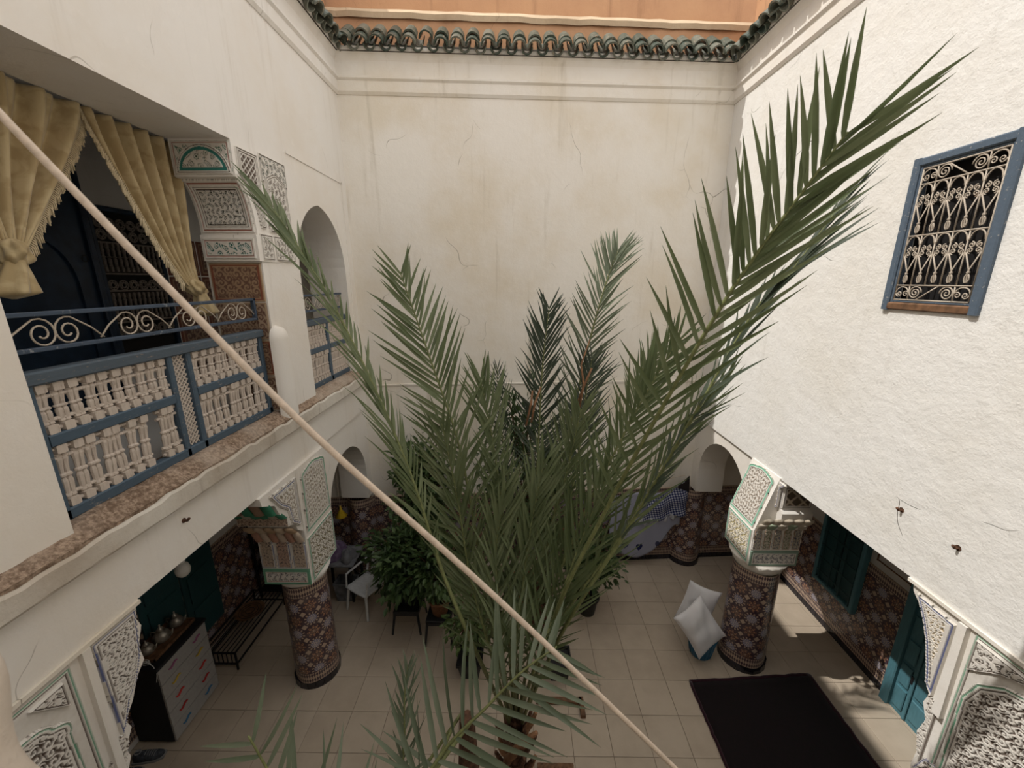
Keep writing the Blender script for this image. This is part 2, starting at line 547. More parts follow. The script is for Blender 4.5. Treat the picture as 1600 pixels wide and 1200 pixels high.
# floor: slab with recessed joints, each tile a piece of its own
fl = struct(MB().box((-4.9, -1.6, -.12), (5.3, 7.1, -.008)).build('floor', M['grout']), 'beige square tiled courtyard floor', 'floor')
ts = .45; g = .0025
tile_mesh = {}
def tile_at(x0, x1, y0, y1):
    w, h = round(x1 - x0, 3), round(y1 - y0, 3)
    if (w, h) not in tile_mesh:
        b = .004; t = MB()
        v = [(g, g, -.01), (w-g, g, -.01), (w-g, h-g, -.01), (g, h-g, -.01)]
        v += [(g, g, -.002), (w-g, g, -.002), (w-g, h-g, -.002), (g, h-g, -.002)]
        v += [(g+b, g+b, 0), (w-g-b, g+b, 0), (w-g-b, h-g-b, 0), (g+b, h-g-b, 0)]
        f = [(8, 9, 10, 11)] + [(a, (a+1) % 4, 4+(a+1) % 4, 4+a) for a in range(4)] + [(4+a, 4+(a+1) % 4, 8+(a+1) % 4, 8+a) for a in range(4)]
        t.add(v, f); me = t.mesh('floor_tile'); me.materials.append(M['tile']); tile_mesh[(w, h)] = me
    inst('floor_tile', tile_mesh[(w, h)], fl, T(x0, y0, random.uniform(-.0008, .0008)))
xs = [2.01 + ts * k for k in range(-15, 8)]
ys = [6.0 - ts * k for k in range(-1, 10)]
for a in xs:
    for b in ys:
        x0, x1 = max(a, GL), min(a + ts, GR); y0, y1 = b, b + ts
        if x1 - x0 < .04: continue
        if b > 6.2: y1 = min(y1, yb((x0 + x1) / 2) + .1)
        tile_at(x0, x1, y0, y1)

# back wall (slightly out of square)
wb = MB(); wb.poly([(-4.9, 0), (5.3, 0), (5.3, 8.2), (-4.9, 8.2)], 6.28, 6.7, 'y'); shear(wb)
struct(wb.build('wall_back', M['wall_back']), 'tall cream plastered courtyard wall with fine cracks', 'wall')
struct(shear(MB().box((XL, 6.262, 3.535), (3.2, 6.29, 3.56))).build('trim_9', M['wall_back']), 'thin ledge line across the cream back wall', 'moulding')
def wains_back(x0, x1, name):
    mb = MB()
    mb.add([(x0, yb(x0) - .02, .1), (x1, yb(x1) - .02, .1), (x1, yb(x1) - .02, 1.52), (x0, yb(x0) - .02, 1.52),
            (x0, yb(x0) + .02, .1), (x1, yb(x1) + .02, .1), (x1, yb(x1) + .02, 1.52), (x0, yb(x0) + .02, 1.52)],
           [(0,1,2,3),(7,6,5,4),(3,2,6,7),(0,4,5,1),(0,3,7,4),(1,5,6,2)], [(x0,.1),(x1,.1),(x1,1.52),(x0,1.52)] * 2)
    return struct(mb.build(name, M['zel']), 'rosette tiled lower part of the back wall', 'wall tiling')
wains_back(GL, GR, 'wall_back_tiling')
def skirting(name, P, Q, n, label):
    """row of black glazed skirting tiles along a wall foot, each a piece"""
    P = np.array(P, float); Q = np.array(Q, float); d = nrm(Q - P); L = np.linalg.norm(Q - P)
    nn = np.array([d[1], -d[0], 0]) * n
    root = thing(name, P, label, 'skirting'); root['kind'] = 'structure'
    k = max(1, round(L / .1)); w = L / k
    t = MB().cbox((.0015, 0, 0), (w - .0015, .025, .1), .003); me = t.mesh('skirting_tile'); me.materials.append(M['black_tile'])
    for i in range(k):
        inst('skirting_tile', me, root, basis(P + d * w * i, d, nn, (0, 0, 1)))
skirting('baseboard_back', (.9, yb(.9), 0), (GR, yb(GR), 0), 1, 'black glazed tile skirting along the back wall')
skirting('baseboard_right', (GR, 4.05, 0), (GR, 6.6, 0), -1, 'black glazed tile skirting under the right gallery wall')

# left wall with balcony opening and arched opening
hole1 = [(1.93, 3.80), (4.03, 3.80), (4.03, 6.4), (1.93, 6.4)]
hole2 = arch(4.72, 5.98, 5.2, 6.12, 3.80, 22, .8)
wlft = MB().poly([(-1.6, 3.17), (6.32, 3.17), (6.32, 8.22), (-1.6, 8.22)], XL - .55, XL, 'x', [hole1, hole2])
struct(wlft.build('wall_left', M['wall']), 'white plastered left wall with balcony opening and pointed arch', 'wall')
# sunk frame line round the pointed arch
struct(MB().bar((XL, 4.72, 6.55), (XL, 6.12, 6.55), .02, .03).bar((XL, 6.12, 3.9), (XL, 6.12, 6.56), .02, .03).build('trim_1', M['wall']), 'thin plaster frame line round the pointed upper arch', 'moulding')
# right wall with grille window
hole3 = [(2.86, 5.02), (3.49, 5.02), (3.49, 6.1), (2.86, 6.1)]
wr = MB().poly([(-1.6, 2.9), (6.72, 2.9), (6.72, 8.22), (-1.6, 8.22)], XR, XR + .5, 'x', [hole3])
struct(wr.build('wall_right', M['wall_sun']), 'sunlit cracked white right wall', 'wall')
# near wall behind the viewer
struct(MB().box((-4.9, -1.7, 0), (5.3, -1.3, 8.22)).build('wall_front', M['wall']), 'white plastered wall behind the viewer', 'wall')

# left gallery: floor slab, ledge, inner wall, ceiling
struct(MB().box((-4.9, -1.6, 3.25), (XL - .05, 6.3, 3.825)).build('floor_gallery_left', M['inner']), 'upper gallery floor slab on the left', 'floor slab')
lg = MB()
n = 90
for i in range(n + 1):
    y = -1.5 + (7.75) * i / n
    j = random.uniform(-.012, .012)
    lg.add([(XL - .28, y, 3.872), (XL - .03, y, 3.852 + random.uniform(-.005, .005)), (XL + .066 + j, y, 3.778 + j * .5), (XL + .05, y, 3.70), (XL - .28, y, 3.70)], [])
lg.f = [(i*5+k, i*5+k+1, i*5+6+k, i*5+5+k) for i in range(n) for k in range(4)]
struct(lg.build('trim_2', M['ledge']), 'bare brown plaster ledge top under the blue railing', 'ledge')
le = MB()
for i in range(n + 1):
    y = -1.5 + 7.75 * i / n
    j = random.uniform(-.006, .006)
    z = 3.765 + random.uniform(-.016, .012)
    le.add([(XL + .03, y, z - .012), (XL + .07 + j, y, z - .004), (XL + .082 + j, y, z - .02), (XL + .08 + j, y, 3.63), (XL + .07, y, 3.612), (XL - .02, y, 3.612)], [])
le.f = [(i*6+k, i*6+k+1, i*6+7+k, i*6+6+k) for i in range(n) for k in range(5)]
struct(le.build('trim_3', M['ledge_edge']), 'stained white front edge of the left gallery ledge', 'ledge')
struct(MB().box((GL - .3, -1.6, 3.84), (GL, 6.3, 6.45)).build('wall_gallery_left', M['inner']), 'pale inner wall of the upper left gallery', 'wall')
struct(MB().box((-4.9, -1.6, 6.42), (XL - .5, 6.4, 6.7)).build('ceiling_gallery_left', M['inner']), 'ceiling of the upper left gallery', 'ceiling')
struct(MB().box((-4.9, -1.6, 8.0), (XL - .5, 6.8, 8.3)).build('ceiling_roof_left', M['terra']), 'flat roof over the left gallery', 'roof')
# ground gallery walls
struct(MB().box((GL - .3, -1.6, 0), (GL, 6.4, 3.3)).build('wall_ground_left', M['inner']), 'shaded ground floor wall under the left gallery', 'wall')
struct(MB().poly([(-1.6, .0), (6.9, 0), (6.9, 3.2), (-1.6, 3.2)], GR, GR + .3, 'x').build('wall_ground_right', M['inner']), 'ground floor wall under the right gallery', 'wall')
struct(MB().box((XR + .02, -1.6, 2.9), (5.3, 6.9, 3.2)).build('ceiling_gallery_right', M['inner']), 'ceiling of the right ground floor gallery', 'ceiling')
struct(MB().box((XR + .45, -1.6, 8.0), (5.3, 7.0, 8.3)).build('ceiling_roof_right', M['terra']), 'flat roof over the right wing', 'roof')
# room behind the grille window, its darkness put into black walls
struct(MB().box((XR + .49, 2.3, 3.2), (XR + .52, 2.86, 8.0)).box((XR + .49, 3.49, 3.2), (XR + .52, 4.1, 8.0)).box((4.5, 2.3, 3.2), (4.53, 4.1, 8)).box((XR + .5, 2.28, 3.2), (4.5, 2.31, 8)).box((XR + .5, 4.08, 3.2), (4.5, 4.11, 8)).build('wall_room_right', M['painted_void']), 'black coloured walls giving the dark room behind the grille window', 'room wall')

def side_tiling(name, x, s, y0, y1, holes, label, top=1.52, mat='zel'):
    mb = MB().poly([(y0, .1), (y1, .1), (y1, top), (y0, top)], x, x + s * .02, 'x', holes, uv=True)
    return struct(mb.build(name, M[mat]), label, 'wall tiling')
side_tiling('wall_ground_right_tiling', GR, -1, 4.05, 6.72, [[(4.66, .68), (5.42, .68), (5.42, 1.519), (4.66, 1.519)]], 'rosette tiling on the right gallery wall')
side_tiling('wall_ground_left_tiling', GL, 1, -1.2, 6.2, [], 'rosette tiling in the shaded left gallery')  # carried on along the near wall to cut bounced light in the gallery

# ground arches beside the back corners
al = MB().poly([(4.5, 1.6), (4.78, 1.6)] + arch(4.78, 6.08, 2.1, 2.78, 1.6)[1:-1] + [(6.08, 1.6), (6.3, 1.6), (6.3, 3.2), (4.5, 3.2)], XL - .5, XL - .03, 'x')
struct(al.build('wall_arch_left', M['wall']), 'white arch between left tiled column and back corner', 'arch')
ar = MB().poly([(4.8, 1.55), (5.0, 1.55)] + arch(5.0, 6.44, 2.0, 2.72, 1.55)[1:-1] + [(6.44, 1.55), (6.72, 1.55), (6.72, 2.95), (4.8, 2.95)], XR + .04, XR + .5, 'x')
struct(ar.build('wall_arch_right', M['wall']), 'white arch between right tiled column and back corner', 'arch')

def column(name, cx, cy, r, label, ztop=1.56, half=False):
    root = thing(name, (cx, cy, 0), label, 'column'); root['kind'] = 'structure'
    n = 40; mb = MB(); v = []; uv = []
    for k in range(n + 1):
        t = 2 * PI * k / n
        q = r * (1 + .035 * math.cos(4 * t))
        for z in (.1, ztop):
            s = 1.0 if z < .5 else .95
            v.append((cx + q * s * math.cos(t), cy + q * s * math.sin(t), z)); uv.append((t * r, z))
    mb.add(v, [(2*k, 2*k+2, 2*k+3, 2*k+1) for k in range(n)], uv)
    mb.build('tiled_shaft', M['zelcol'], root, smooth=True)
    bt = MB(); m = 18
    dt = 2 * PI / m * .96
    vv = []
    for a in (-dt / 2, dt / 2):
        for rr in (r * .9, r * 1.05):
            for z in (0, .1):
                vv.append((rr * math.cos(a), rr * math.sin(a), z))
    bt.add(vv, [(0,1,3,2),(4,6,7,5),(2,3,7,6),(1,5,7,3),(0,2,6,4)])
    me = bt.mesh('base_tile'); me.materials.append(M['black_tile'])
    for k in range(m):
        inst('base_tile', me, root, T(cx, cy, 0) @ Matrix.Rotation(2 * PI * k / m, 4, 'Z'))
    MB().lathe([(r * .93, .0), (r * .93, .1), (r * .5, .101)], (cx, cy, 0), 24).build('base_core', M['black_tile'], root)
    return root
c1 = column('tiled_column', -2.73, 4.3, .275, 'rosette tiled column with painted capital under the left balcony')
c2 = column('tiled_column', 3.23, 4.6, .295, 'rosette tiled column with green edged capital beside the black rug')
c3 = column('engaged_column', 3.24, yb(3.24) + .02, .27, 'half round tiled pier at the foot of the right back arch')
c4 = column('engaged_column', -2.75, yb(-2.75) + .02, .25, 'half round tiled pier in the left back corner')

# near piers and their corbels
npl = [(.2, 0), (1.72, 0), (1.74, 1.5), (1.80, 1.9), (1.84, 2.14), (1.87, 2.2), (1.86, 2.28), (1.92, 2.38), (1.90, 2.46), (1.97, 2.54), (2.03, 2.66), (2.10, 2.73), (2.09, 2.85), (2.14, 2.97), (2.12, 3.04), (2.15, 3.17), (.2, 3.17)]
struct(MB().poly(npl, XL - .5, XL - .012, 'x').build('wall_pier_left', M['wall']), 'near left pier with scalloped bracket of carved stucco', 'pier')
npr = [(.6, 0), (2.26, 0), (2.28, 1.2), (2.37, 1.43), (2.36, 1.6), (2.40, 1.75), (2.37, 1.9), (2.42, 2.02), (2.40, 2.12), (2.45, 2.2), (2.44, 2.3), (2.50, 2.4), (2.52, 2.52), (2.56, 2.62), (2.62, 2.72), (2.70, 2.8), (2.73, 2.9), (.6, 2.9)]
struct(MB().poly(npr, XR + .012, XR + .5, 'x').build('wall_pier_right', M['wall']), 'near right pier with scalloped bracket of carved stucco', 'pier')

# rough plaster of the viewer's own parapet, close by
rp = MB()
def near_wall(u, v):
    # v runs up the pillar, u round it
    ang = (u - .5) * 1.5 * PI
    wob = .012 * np.sin(v * 23 + u * 9) + .01 * np.sin(v * 9.0 + 1) + .006 * np.sin(u * 31)
    r = .11 + .05 * (1 - v) ** 1.5 + wob - .10 * sstep(.9, 1, v)
    return (-.80 + r * np.cos(ang), .33 + r * np.sin(ang), 3.7 + 1.12 * v + 0 * u)
rp.grid(near_wall, 40, 50)
struct(rp.build('wall_parapet', M['near'], smooth=True), 'rough beige plaster edge close to the viewer, lower left corner', 'parapet')
struct(MB().box((-2.5, -1.6, 3.2), (3.17, -.25, 3.7)).build('floor_gallery_front', M['inner']), 'gallery floor under the viewer', 'floor slab')

# ------------------------------------------------------------------ cornice, eaves, parapets
prof = [(-.02, 7.70), (.012, 7.70), (.035, 7.735), (.035, 7.86), (.062, 7.885), (.062, 7.91), (.022, 7.93), (.022, 8.10), (.06, 8.16), (.10, 8.2), (.10, 8.235), (-.02, 8.235)]
mb = MB().poly([(6.28 - d, z) for d, z in prof], XL, 3.24, 'x'); shear(mb)
struct(mb.build('trim_4', M['wall_back']), 'stepped plaster cornice along the top of the back wall', 'cornice')
struct(MB().poly([(XL + d, z) for d, z in prof], -1.5, 6.34, 'y').build('trim_5', M['wall']), 'stepped plaster cornice along the top of the left wall', 'cornice')
struct(MB().poly([(XR - d, z) for d, z in prof], -1.5, 6.7, 'y').build('trim_6', M['wall']), 'stepped plaster cornice along the top of the right wall', 'cornice')

def half_tube(r, L, th, up, n=9, taper=.85):
    mb = MB(); v = []
    for yy, s in ((0, 1), (L, taper)):
        for rr in (r, r - th):
            for k in range(n + 1):
                t = PI * k / n
                v.append((rr * s * math.cos(t), yy, (rr * s * math.sin(t)) * (1 if up else -1)))
    m = n + 1
    f = []
    for k in range(n):
        f += [(k, k+1, 2*m+k+1, 2*m+k), (m+k+1, m+k, 3*m+k, 3*m+k+1), (k, m+k, m+k+1, k+1), (2*m+k, 2*m+k+1, 3*m+k+1, 3*m+k)]
    f += [(0, 2*m, 3*m, m), (n, m+n, 3*m+n, 2*m+n)]
    mb.add(v, f)
    me = mb.mesh('roof_tile', smooth=False); me.materials.append(M['roof'])
    return me
cap_me = half_tube(.097, .24, .02, True); pan_me = half_tube(.08, .22, .016, False, 8)
def eave(name, P, Q, inward, label, drop=()):
    P = np.array(P, float); Q = np.array(Q, float); d = nrm(Q - P); L = np.linalg.norm(Q - P)
    root = thing(name, P, label, 'tiled eave'); root['kind'] = 'structure'
    inward = np.array(inward, float)
    back = nrm(-inward * 1.0 + np.array([0, 0, .85]))        # up the slope
    up = nrm(np.cross(d, back)); up = up if up @ inward > 0 else -up
    mm = MB(); A, B = P, Q
    mm.add([A + np.array([0,0,0]), B, B + inward * .10, A + inward * .10, A + np.array([0,0,.20]) - inward * .16, B + np.array([0,0,.20]) - inward * .16, B + np.array([0,0,.21]) - inward * .3, A + np.array([0,0,.21]) - inward * .3], [(0,1,2,3),(3,2,5,4),(4,5,6,7),(0,3,4,7),(1,6,5,2),(0,7,6,1)])
    mm.build('mortar_bed', M['mortar'], root)
    k = round(L / .212); w = L / k
    for i in range(k):
        c = P + d * w * (i + .5)
        for lay, (o, z) in enumerate(((.20, .045), (.10, .15))):
            if lay == 0 and i in drop: continue
            p = c + inward * (o + random.uniform(-.012, .012)) + np.array([0, 0, z + random.uniform(-.008, .008)])
            a = random.uniform(-.05, .05)
            dd = nrm(d + up * a); u2 = nrm(np.cross(dd, back)); u2 = u2 if u2 @ inward > 0 else -u2
            inst('roof_tile', cap_me, root, basis(p, dd, back, u2))
        for o, z in ((.18, .045), (.08, .15)):
            p = c + d * w * .5 + inward * o + np.array([0, 0, z + random.uniform(-.006, .006)])
            inst('roof_tile', pan_me, root, basis(p, d, back, up))
eave('roof_eave_back', (XL + .12, yb(XL + .12), 8.18), (XR - .12, yb(XR - .12), 8.18), (0, -1, 0), 'row of weathered green half round roof tiles above the back wall', (5,))
eave('roof_eave_left', (XL, 3.3, 8.18), (XL, 6.2, 8.18), (1, 0, 0), 'row of weathered green roof tiles above the left wall')
eave('roof_eave_right', (XR, 3.3, 8.18), (XR, 6.5, 8.18), (-1, 0, 0), 'row of weathered green roof tiles above the right wall')

def rough_top(mb):
    return mb
mb = MB().poly([(-4.9, 8.1), (5.3, 8.1), (5.3, 8.82), (-4.9, 8.82)], 6.6, 6.95, 'y'); shear(mb)
struct(mb.build('wall_parapet_back', M['terra']), 'terracotta rendered parapet above the back eave', 'parapet')
mb = MB(); n = 60
for i in range(n + 1):
    x = -4.9 + 10.2 * i / n; j = random.uniform(-.012, .012); k = random.uniform(-.012, .012)
    mb.add([(x, 6.57 + j, 8.76 + k * .5), (x, 6.55 + j, 8.82 + k * .5), (x, 6.62, 8.89 + k * .5), (x, 7.05, 8.93), (x, 7.05, 8.79)], [])
mb.f = [(i*5+k, i*5+k+1, i*5+6+k, i*5+5+k) for i in range(n) for k in range(4)]
shear(mb); struct(mb.build('trim_7', M['terra_cap']), 'worn sandy coping of the back parapet', 'coping')
mb = MB().box((-4.9, 7.05, 8.5), (5.3, 7.4, 10.6)); shear(mb)
struct(mb.build('wall_upper_back', M['terra']), 'terracotta rendered wall set back above the parapet', 'wall')
struct(MB().box((XL - .75, -1.6, 8.2), (XL - .32, 6.95, 10.35)).build('wall_parapet_left', M['terra']), 'terracotta rendered parapet above the left eave', 'parapet')
struct(MB().box((XR + .3, -1.6, 8.2), (XR + .65, 7.0, 9.15)).build('wall_parapet_right', M['terra']), 'terracotta rendered parapet above the right eave', 'parapet')
# ------------------------------------------------------------------ carved stucco and painted panels
def psdf(U, V, poly):
    """signed distance to a polygon, positive inside"""
    d = np.full(U.shape, 1e9); ins = np.zeros(U.shape, bool); m = len(poly)
    for i in range(m):
        (x0, y0), (x1, y1) = poly[i], poly[(i + 1) % m]
        ex, ey = x1 - x0, y1 - y0
        t = np.clip(((U - x0) * ex + (V - y0) * ey) / (ex * ex + ey * ey + 1e-12), 0, 1)
        d = np.minimum(d, np.hypot(U - x0 - t * ex, V - y0 - t * ey))
        c = ((y0 > V) != (y1 > V)) & (U < (x1 - x0) * (V - y0) / ((y1 - y0) if abs(y1 - y0) > 1e-12 else 1e-12) + x0)
        ins ^= c
    return np.where(ins, d, -d)

def arabesque(U, V, s, kind='vine'):
    k = 2 * PI / s
    if kind == 'flat': return np.ones(U.shape)
    if kind == 'lattice':
        a = np.abs(np.sin((U + V) * k * .5)); b = np.abs(np.sin((U - V) * k * .5))
        c = np.hypot(((U / s * 2) % 1) - .5, ((V / s * 2) % 1) - .5)
        return np.maximum(sstep(.42, .25, np.minimum(a, b)), sstep(.16, .1, c))
    if kind == 'scroll':
        # rows of curls
        cu = U / s; cv = V / s
        i = np.floor(cu); j = np.floor(cv + .5 * (i % 2))
        x = cu - i - .5; y = cv + .5 * (i % 2) - j - .5
        r = np.hypot(x, y); t = np.arctan2(y, x) * np.where((i + j) % 2 > .5, 1, -1)
        sp = np.sin(t + r * 16)
        return np.where(r < .47, sstep(-.35, .15, sp), sstep(-.2, .3, np.cos((cu + cv) * 2 * PI)))
    a = np.sin(U * k + 1.25 * np.sin(V * k * .53 + .7)); b = np.sin(V * k * .9 + 1.25 * np.sin(U * k * .61))
    f = np.sin(3.1 * a * b + 2.3 * (a - b) + .8 * np.sin(k * .37 * (U + V)))
    return sstep(-.2, .2, f)

WHITE = (.70, .665, .61); DARK = (.13, .095, .075); GREEN = (.16, .36, .24); BLUE = (.12, .14, .27); CREAM = (.62, .50, .36)
RED = (.36, .13, .09); OCHRE = (.44, .33, .15); TEAL = (.05, .22, .19)
def panel(name, parent, O, Ud, Vd, N, poly, bands, field, depth=.012, res=.0065, mat='stucco', base=.004, extra=None):
    """relief panel: frame bands follow the outline, the field is carved; built as real relief"""
    O, Ud, Vd, N = (np.array(q, float) for q in (O, Ud, Vd, N))
    P = np.array(poly); lo = P.min(0) - res; hi = P.max(0) + res
    nu = max(4, int((hi[0] - lo[0]) / res)); nv = max(4, int((hi[1] - lo[1]) / res))
    u, v = np.meshgrid(np.linspace(lo[0], hi[0], nu), np.linspace(lo[1], hi[1], nv))
    d = psdf(u, v, poly)
    h = np.zeros(u.shape); c = np.zeros(u.shape + (3,))
    s, kind, recess, raised = field
    ar = arabesque(u, v, s, kind)
    h[:] = .15 + .85 * ar
    lowc = np.array(recess); hic = np.array(raised)
    c[:] = lowc + (hic - lowc) * ar[..., None]
    e = 0
    for w, hh, col in bands:
        m = (d >= e) & (d < e + w)
        h[m] = hh; c[m] = col
        e += w
    if extra is not None: extra(u, v, d - e, h, c)
    pos = O + u[..., None] * Ud + v[..., None] * Vd + (base + depth * h)[..., None] * N
    ok = d > -res * .3
    # skirt the outline down to the wall so that the panel has depth
    rim = d <= res * .6
    pos = np.where(rim[..., None], pos - ((base + depth * h) * 1.2)[..., None] * N, pos)
    mb = MB(); f = []
    for j in range(nv - 1):
        for i in range(nu - 1):
            if ok[j, i] and ok[j, i+1] and ok[j+1, i] and ok[j+1, i+1]:
                k = j * nu + i; f.append((k, k+1, k+1+nu, k+nu))
    mb.add(pos.reshape(-1, 3), f, None, c.reshape(-1, 3))
    o = mb.build(name, M[mat], parent, smooth=False, fixn=False)
    return o
def rect(u0, v0, u1, v1): return [(u0, v0), (u1, v0), (u1, v1), (u0, v1)]
def lobed(u0, v0, u1, v1, n=5, rise=.18):
    """panel with a lobed arch head"""
    c = (u0 + u1) / 2; a = (u1 - u0) / 2; pts = [(u0, v0), (u1, v0)]
    m = 40
    for k in range(m + 1):
        t = PI * k / m
        q = 1 - .09 * abs(math.sin(t * n)) ** .6 * 0 - .07 * (1 - abs(math.sin(t * n)))
        pts.append((c + a * q * math.cos(t), v1 - rise + rise * q * math.sin(t)))
    return pts
W = WHITE
fr_blue = [(.010, 1, W), (.006, .3, DARK), (.012, 1, W), (.012, .5, BLUE), (.010, 1, W), (.006, .3, DARK), (.010, 1, W)]
fr_green = [(.010, 1, W), (.010, .6, GREEN), (.012, 1, W), (.006, .3, DARK), (.012, 1, W)]
fr_white = [(.012, 1, W), (.006, .2, DARK), (.014, 1, W), (.006, .3, DARK), (.012, 1, W)]
def mouldings(root, P, Q, w=.04, mat='wall'):
    MB().bar(P, Q, w, w).build('moulding', M[mat], root)

Y3 = (0, 1, 0); Z3 = (0, 0, 1); X3 = (1, 0, 0); NX = (-1, 0, 0); NY = (0, -1, 0)
# --- near left pier
r = thing('carved_stucco', (XL, 1.6, 2.0), 'white carved arabesque stucco on the near left pier below the balcony', 'stucco'); r['kind'] = 'structure'
panel('bracket_panel', r, (XL - .012, 0, 0), Y3, Z3, X3, [(1.835, 3.125), (2.125, 3.125), (2.08, 2.80), (2.02, 2.66), (1.95, 2.58), (1.90, 2.46), (1.85, 2.38)], [(.008, 1, W), (.011, .5, BLUE), (.012, 1, W), (.005, .3, DARK), (.008, 1, W)], (.034, 'vine', DARK, W), .016)
panel('bracket_panel', r, (XL - .012, 0, 0), Y3, Z3, X3, [(1.81, 2.40), (1.87, 2.42), (1.88, 2.32), (1.83, 2.2), (1.80, 1.95), (1.745, 1.7), (1.745, 2.3)], [(.008, 1, W), (.005, .3, DARK), (.008, 1, W)], (.034, 'vine', DARK, W), .014)
panel('pier_panel', r, (XL - .012, 0, 0), Y3, Z3, X3, rect(.95, 1.7, 1.73, 3.12), fr_green, (.3, 'flat', W, W), .012, .008)
panel('arched_panel', r, (XL + .004, 0, 0), Y3, Z3, X3, lobed(1.0, 1.72, 1.66, 2.98, 5, .22), [(.012, 1, W), (.008, .5, GREEN), (.014, 1, W), (.006, .2, DARK), (.014, 1, W)], (.06, 'scroll', DARK, W), .015, .0055)
panel('spandrel_panel', r, (XL + .004, 0, 0), Y3, Z3, X3, [(1.50, 3.07), (1.67, 3.07), (1.67, 2.90)], [(.008, 1, W), (.005, .3, DARK)], (.05, 'vine', DARK, W), .014, .006)
MB().bar((XL, 1.785, 2.2), (XL, 1.80, 3.14), .045, .045).build('moulding', M['wall'], r)
MB().bar((XL, 1.0, 3.155), (XL, 2.15, 3.155), .035, .026).build('moulding', M['wall_back'], r)
# --- near right pier
r = thing('carved_stucco', (XR, 2.3, 1.8), 'white carved arabesque stucco on the near right pier beside the teal door', 'stucco'); r['kind'] = 'structure'
Om = (XR + .012, 0, 0)
panel('bracket_panel', r, Om, Y3, Z3, NX, [(2.37, 2.80), (2.67, 2.82), (2.58, 2.66), (2.52, 2.52), (2.47, 2.34), (2.44, 2.2), (2.37, 2.12)], [(.012, 1, W), (.012, .5, BLUE), (.010, 1, W), (.006, .3, DARK), (.010, 1, W)], (.034, 'vine', OCHRE, W), .016)
panel('bracket_panel', r, Om, Y3, Z3, NX, [(2.31, 2.10), (2.40, 2.14), (2.37, 1.9), (2.39, 1.75), (2.345, 1.55), (2.31, 1.5)], [(.008, 1, W), (.005, .3, DARK), (.008, 1, W)], (.032, 'vine', DARK, W), .014)
panel('bracket_panel', r, Om, Y3, Z3, NX, [(2.0, 1.2), (2.27, 1.25), (2.35, 1.45), (2.30, 1.62), (2.12, 1.72)], [(.008, 1, W), (.008, .5, BLUE), (.008, 1, W)], (.06, 'scroll', DARK, W), .014)
panel('pier_panel', r, Om, Y3, Z3, NX, rect(1.4, 1.5, 2.26, 2.86), fr_green, (.3, 'flat', W, W), .012, .008)
panel('arched_panel', r, (XR - .004, 0, 0), Y3, Z3, NX, [(1.5, 1.53), (2.19, 1.53), (2.215, 2.36), (2.16, 2.54), (2.03, 2.67), (1.86, 2.735), (1.5, 2.75)], [(.012, 1, W), (.010, .6, GREEN), (.014, 1, W), (.006, .2, DARK), (.014, 1, W)], (.06, 'scroll', DARK, W), .015, .0055)
panel('spandrel_panel', r, (XR - .004, 0, 0), Y3, Z3, NX, [(1.90, 2.825), (2.235, 2.825), (2.235, 2.56), (2.19, 2.60), (2.06, 2.72), (1.95, 2.77)], [(.008, 1, W), (.005, .3, DARK)], (.055, 'vine', DARK, W), .014, .006)
MB().bar((XR, 2.30, 2.05), (XR, 2.32, 2.86), .055, .055).build('moulding', M['wall'], r)
MB().bar((XR, 1.0, 2.885), (XR, 2.74, 2.885), .035, .028).build('moulding', M['wall_back'], r)

# --- upper pier: corbel on the balcony side, carved faces, painted tiles
r = thing('carved_corbel', (XL, 4.1, 5.2), 'carved and painted stucco corbel with green lunette above the balcony railing', 'corbel'); r['kind'] = 'structure'
def qy(z):   # concave profile of the corbel front
    z = np.asarray(z, float); t = np.clip((z - 5.63) / .47, 0, 1)
    return np.where(z > 6.1, 3.83 + 0 * z, 4.02 - .19 * (1 - np.sqrt(np.clip(1 - t ** 2.2, 0, 1))))
zz = list(np.linspace(5.63, 6.0, 12)) + list(np.linspace(6.01, 6.1, 10)) + [6.101, 6.4]
outline = [(float(qy(z)), z) for z in zz] + [(4.3, 6.4), (4.3, 5.63)]
MB().poly(outline, XL - .54, XL + .004, 'x').build('corbel_block', M['wall'], r)
MB().box((XL - .53, 3.985, 5.39), (XL + .012, 4.3, 5.63)).build('abacus', M['wall'], r)
def curved(name, x0, x1, z0, z1, bands, field, depth=.01, res=.0065, poly=None):
    """relief on the concave front of the corbel"""
    poly = poly or rect(x0, z0, x1, z1)
    nu = int((x1 - x0) / res); nv = int((z1 - z0) * 1.25 / res)
    u, v = np.meshgrid(np.linspace(x0, x1, nu), np.linspace(z0, z1, nv))
    d = psdf(u, v, poly); s, kind, rc, rs = field
    a = arabesque(u, v, s, kind); h = .15 + .85 * a
    c = np.array(rc) + (np.array(rs) - np.array(rc)) * a[..., None]
    e = 0
    for w, hh, col in bands:
        m = (d >= e) & (d < e + w); h[m] = hh; c[m] = col; e += w
    h = np.where(d < res * .5, -.4, h)
    y = qy(v); dy = (qy(v + .004) - qy(v - .004)) / .008
    dy = np.clip(dy, -2.5, 2.5)
    ny = -1 / np.sqrt(1 + dy * dy); nz = dy / np.sqrt(1 + dy * dy)
    hh = .003 + depth * h
    mb = MB(); f = [(j*nu+i, j*nu+i+1, (j+1)*nu+i+1, (j+1)*nu+i) for j in range(nv-1) for i in range(nu-1) if d[j, i] > -res and d[j+1, i+1] > -res]
    mb.add(np.stack([u, y + ny * hh, v + nz * hh], -1).reshape(-1, 3), f, None, c.reshape(-1, 3))
    return mb.build(name, M['stucco'], r, fixn=False)
curved('curved_panel', XL - .52, XL - .01, 5.65, 6.09, [(.02, 1, W), (.008, .5, RED), (.02, 1, W), (.008, .3, DARK), (.012, .8, W), (.008, .3, DARK)], (.046, 'vine', (.09, .10, .075), W), .014)
lun = [(XL - .265 - .245 * math.cos(t), 6.115 + .25 * math.sin(t)) for t in np.linspace(0, PI, 28)]
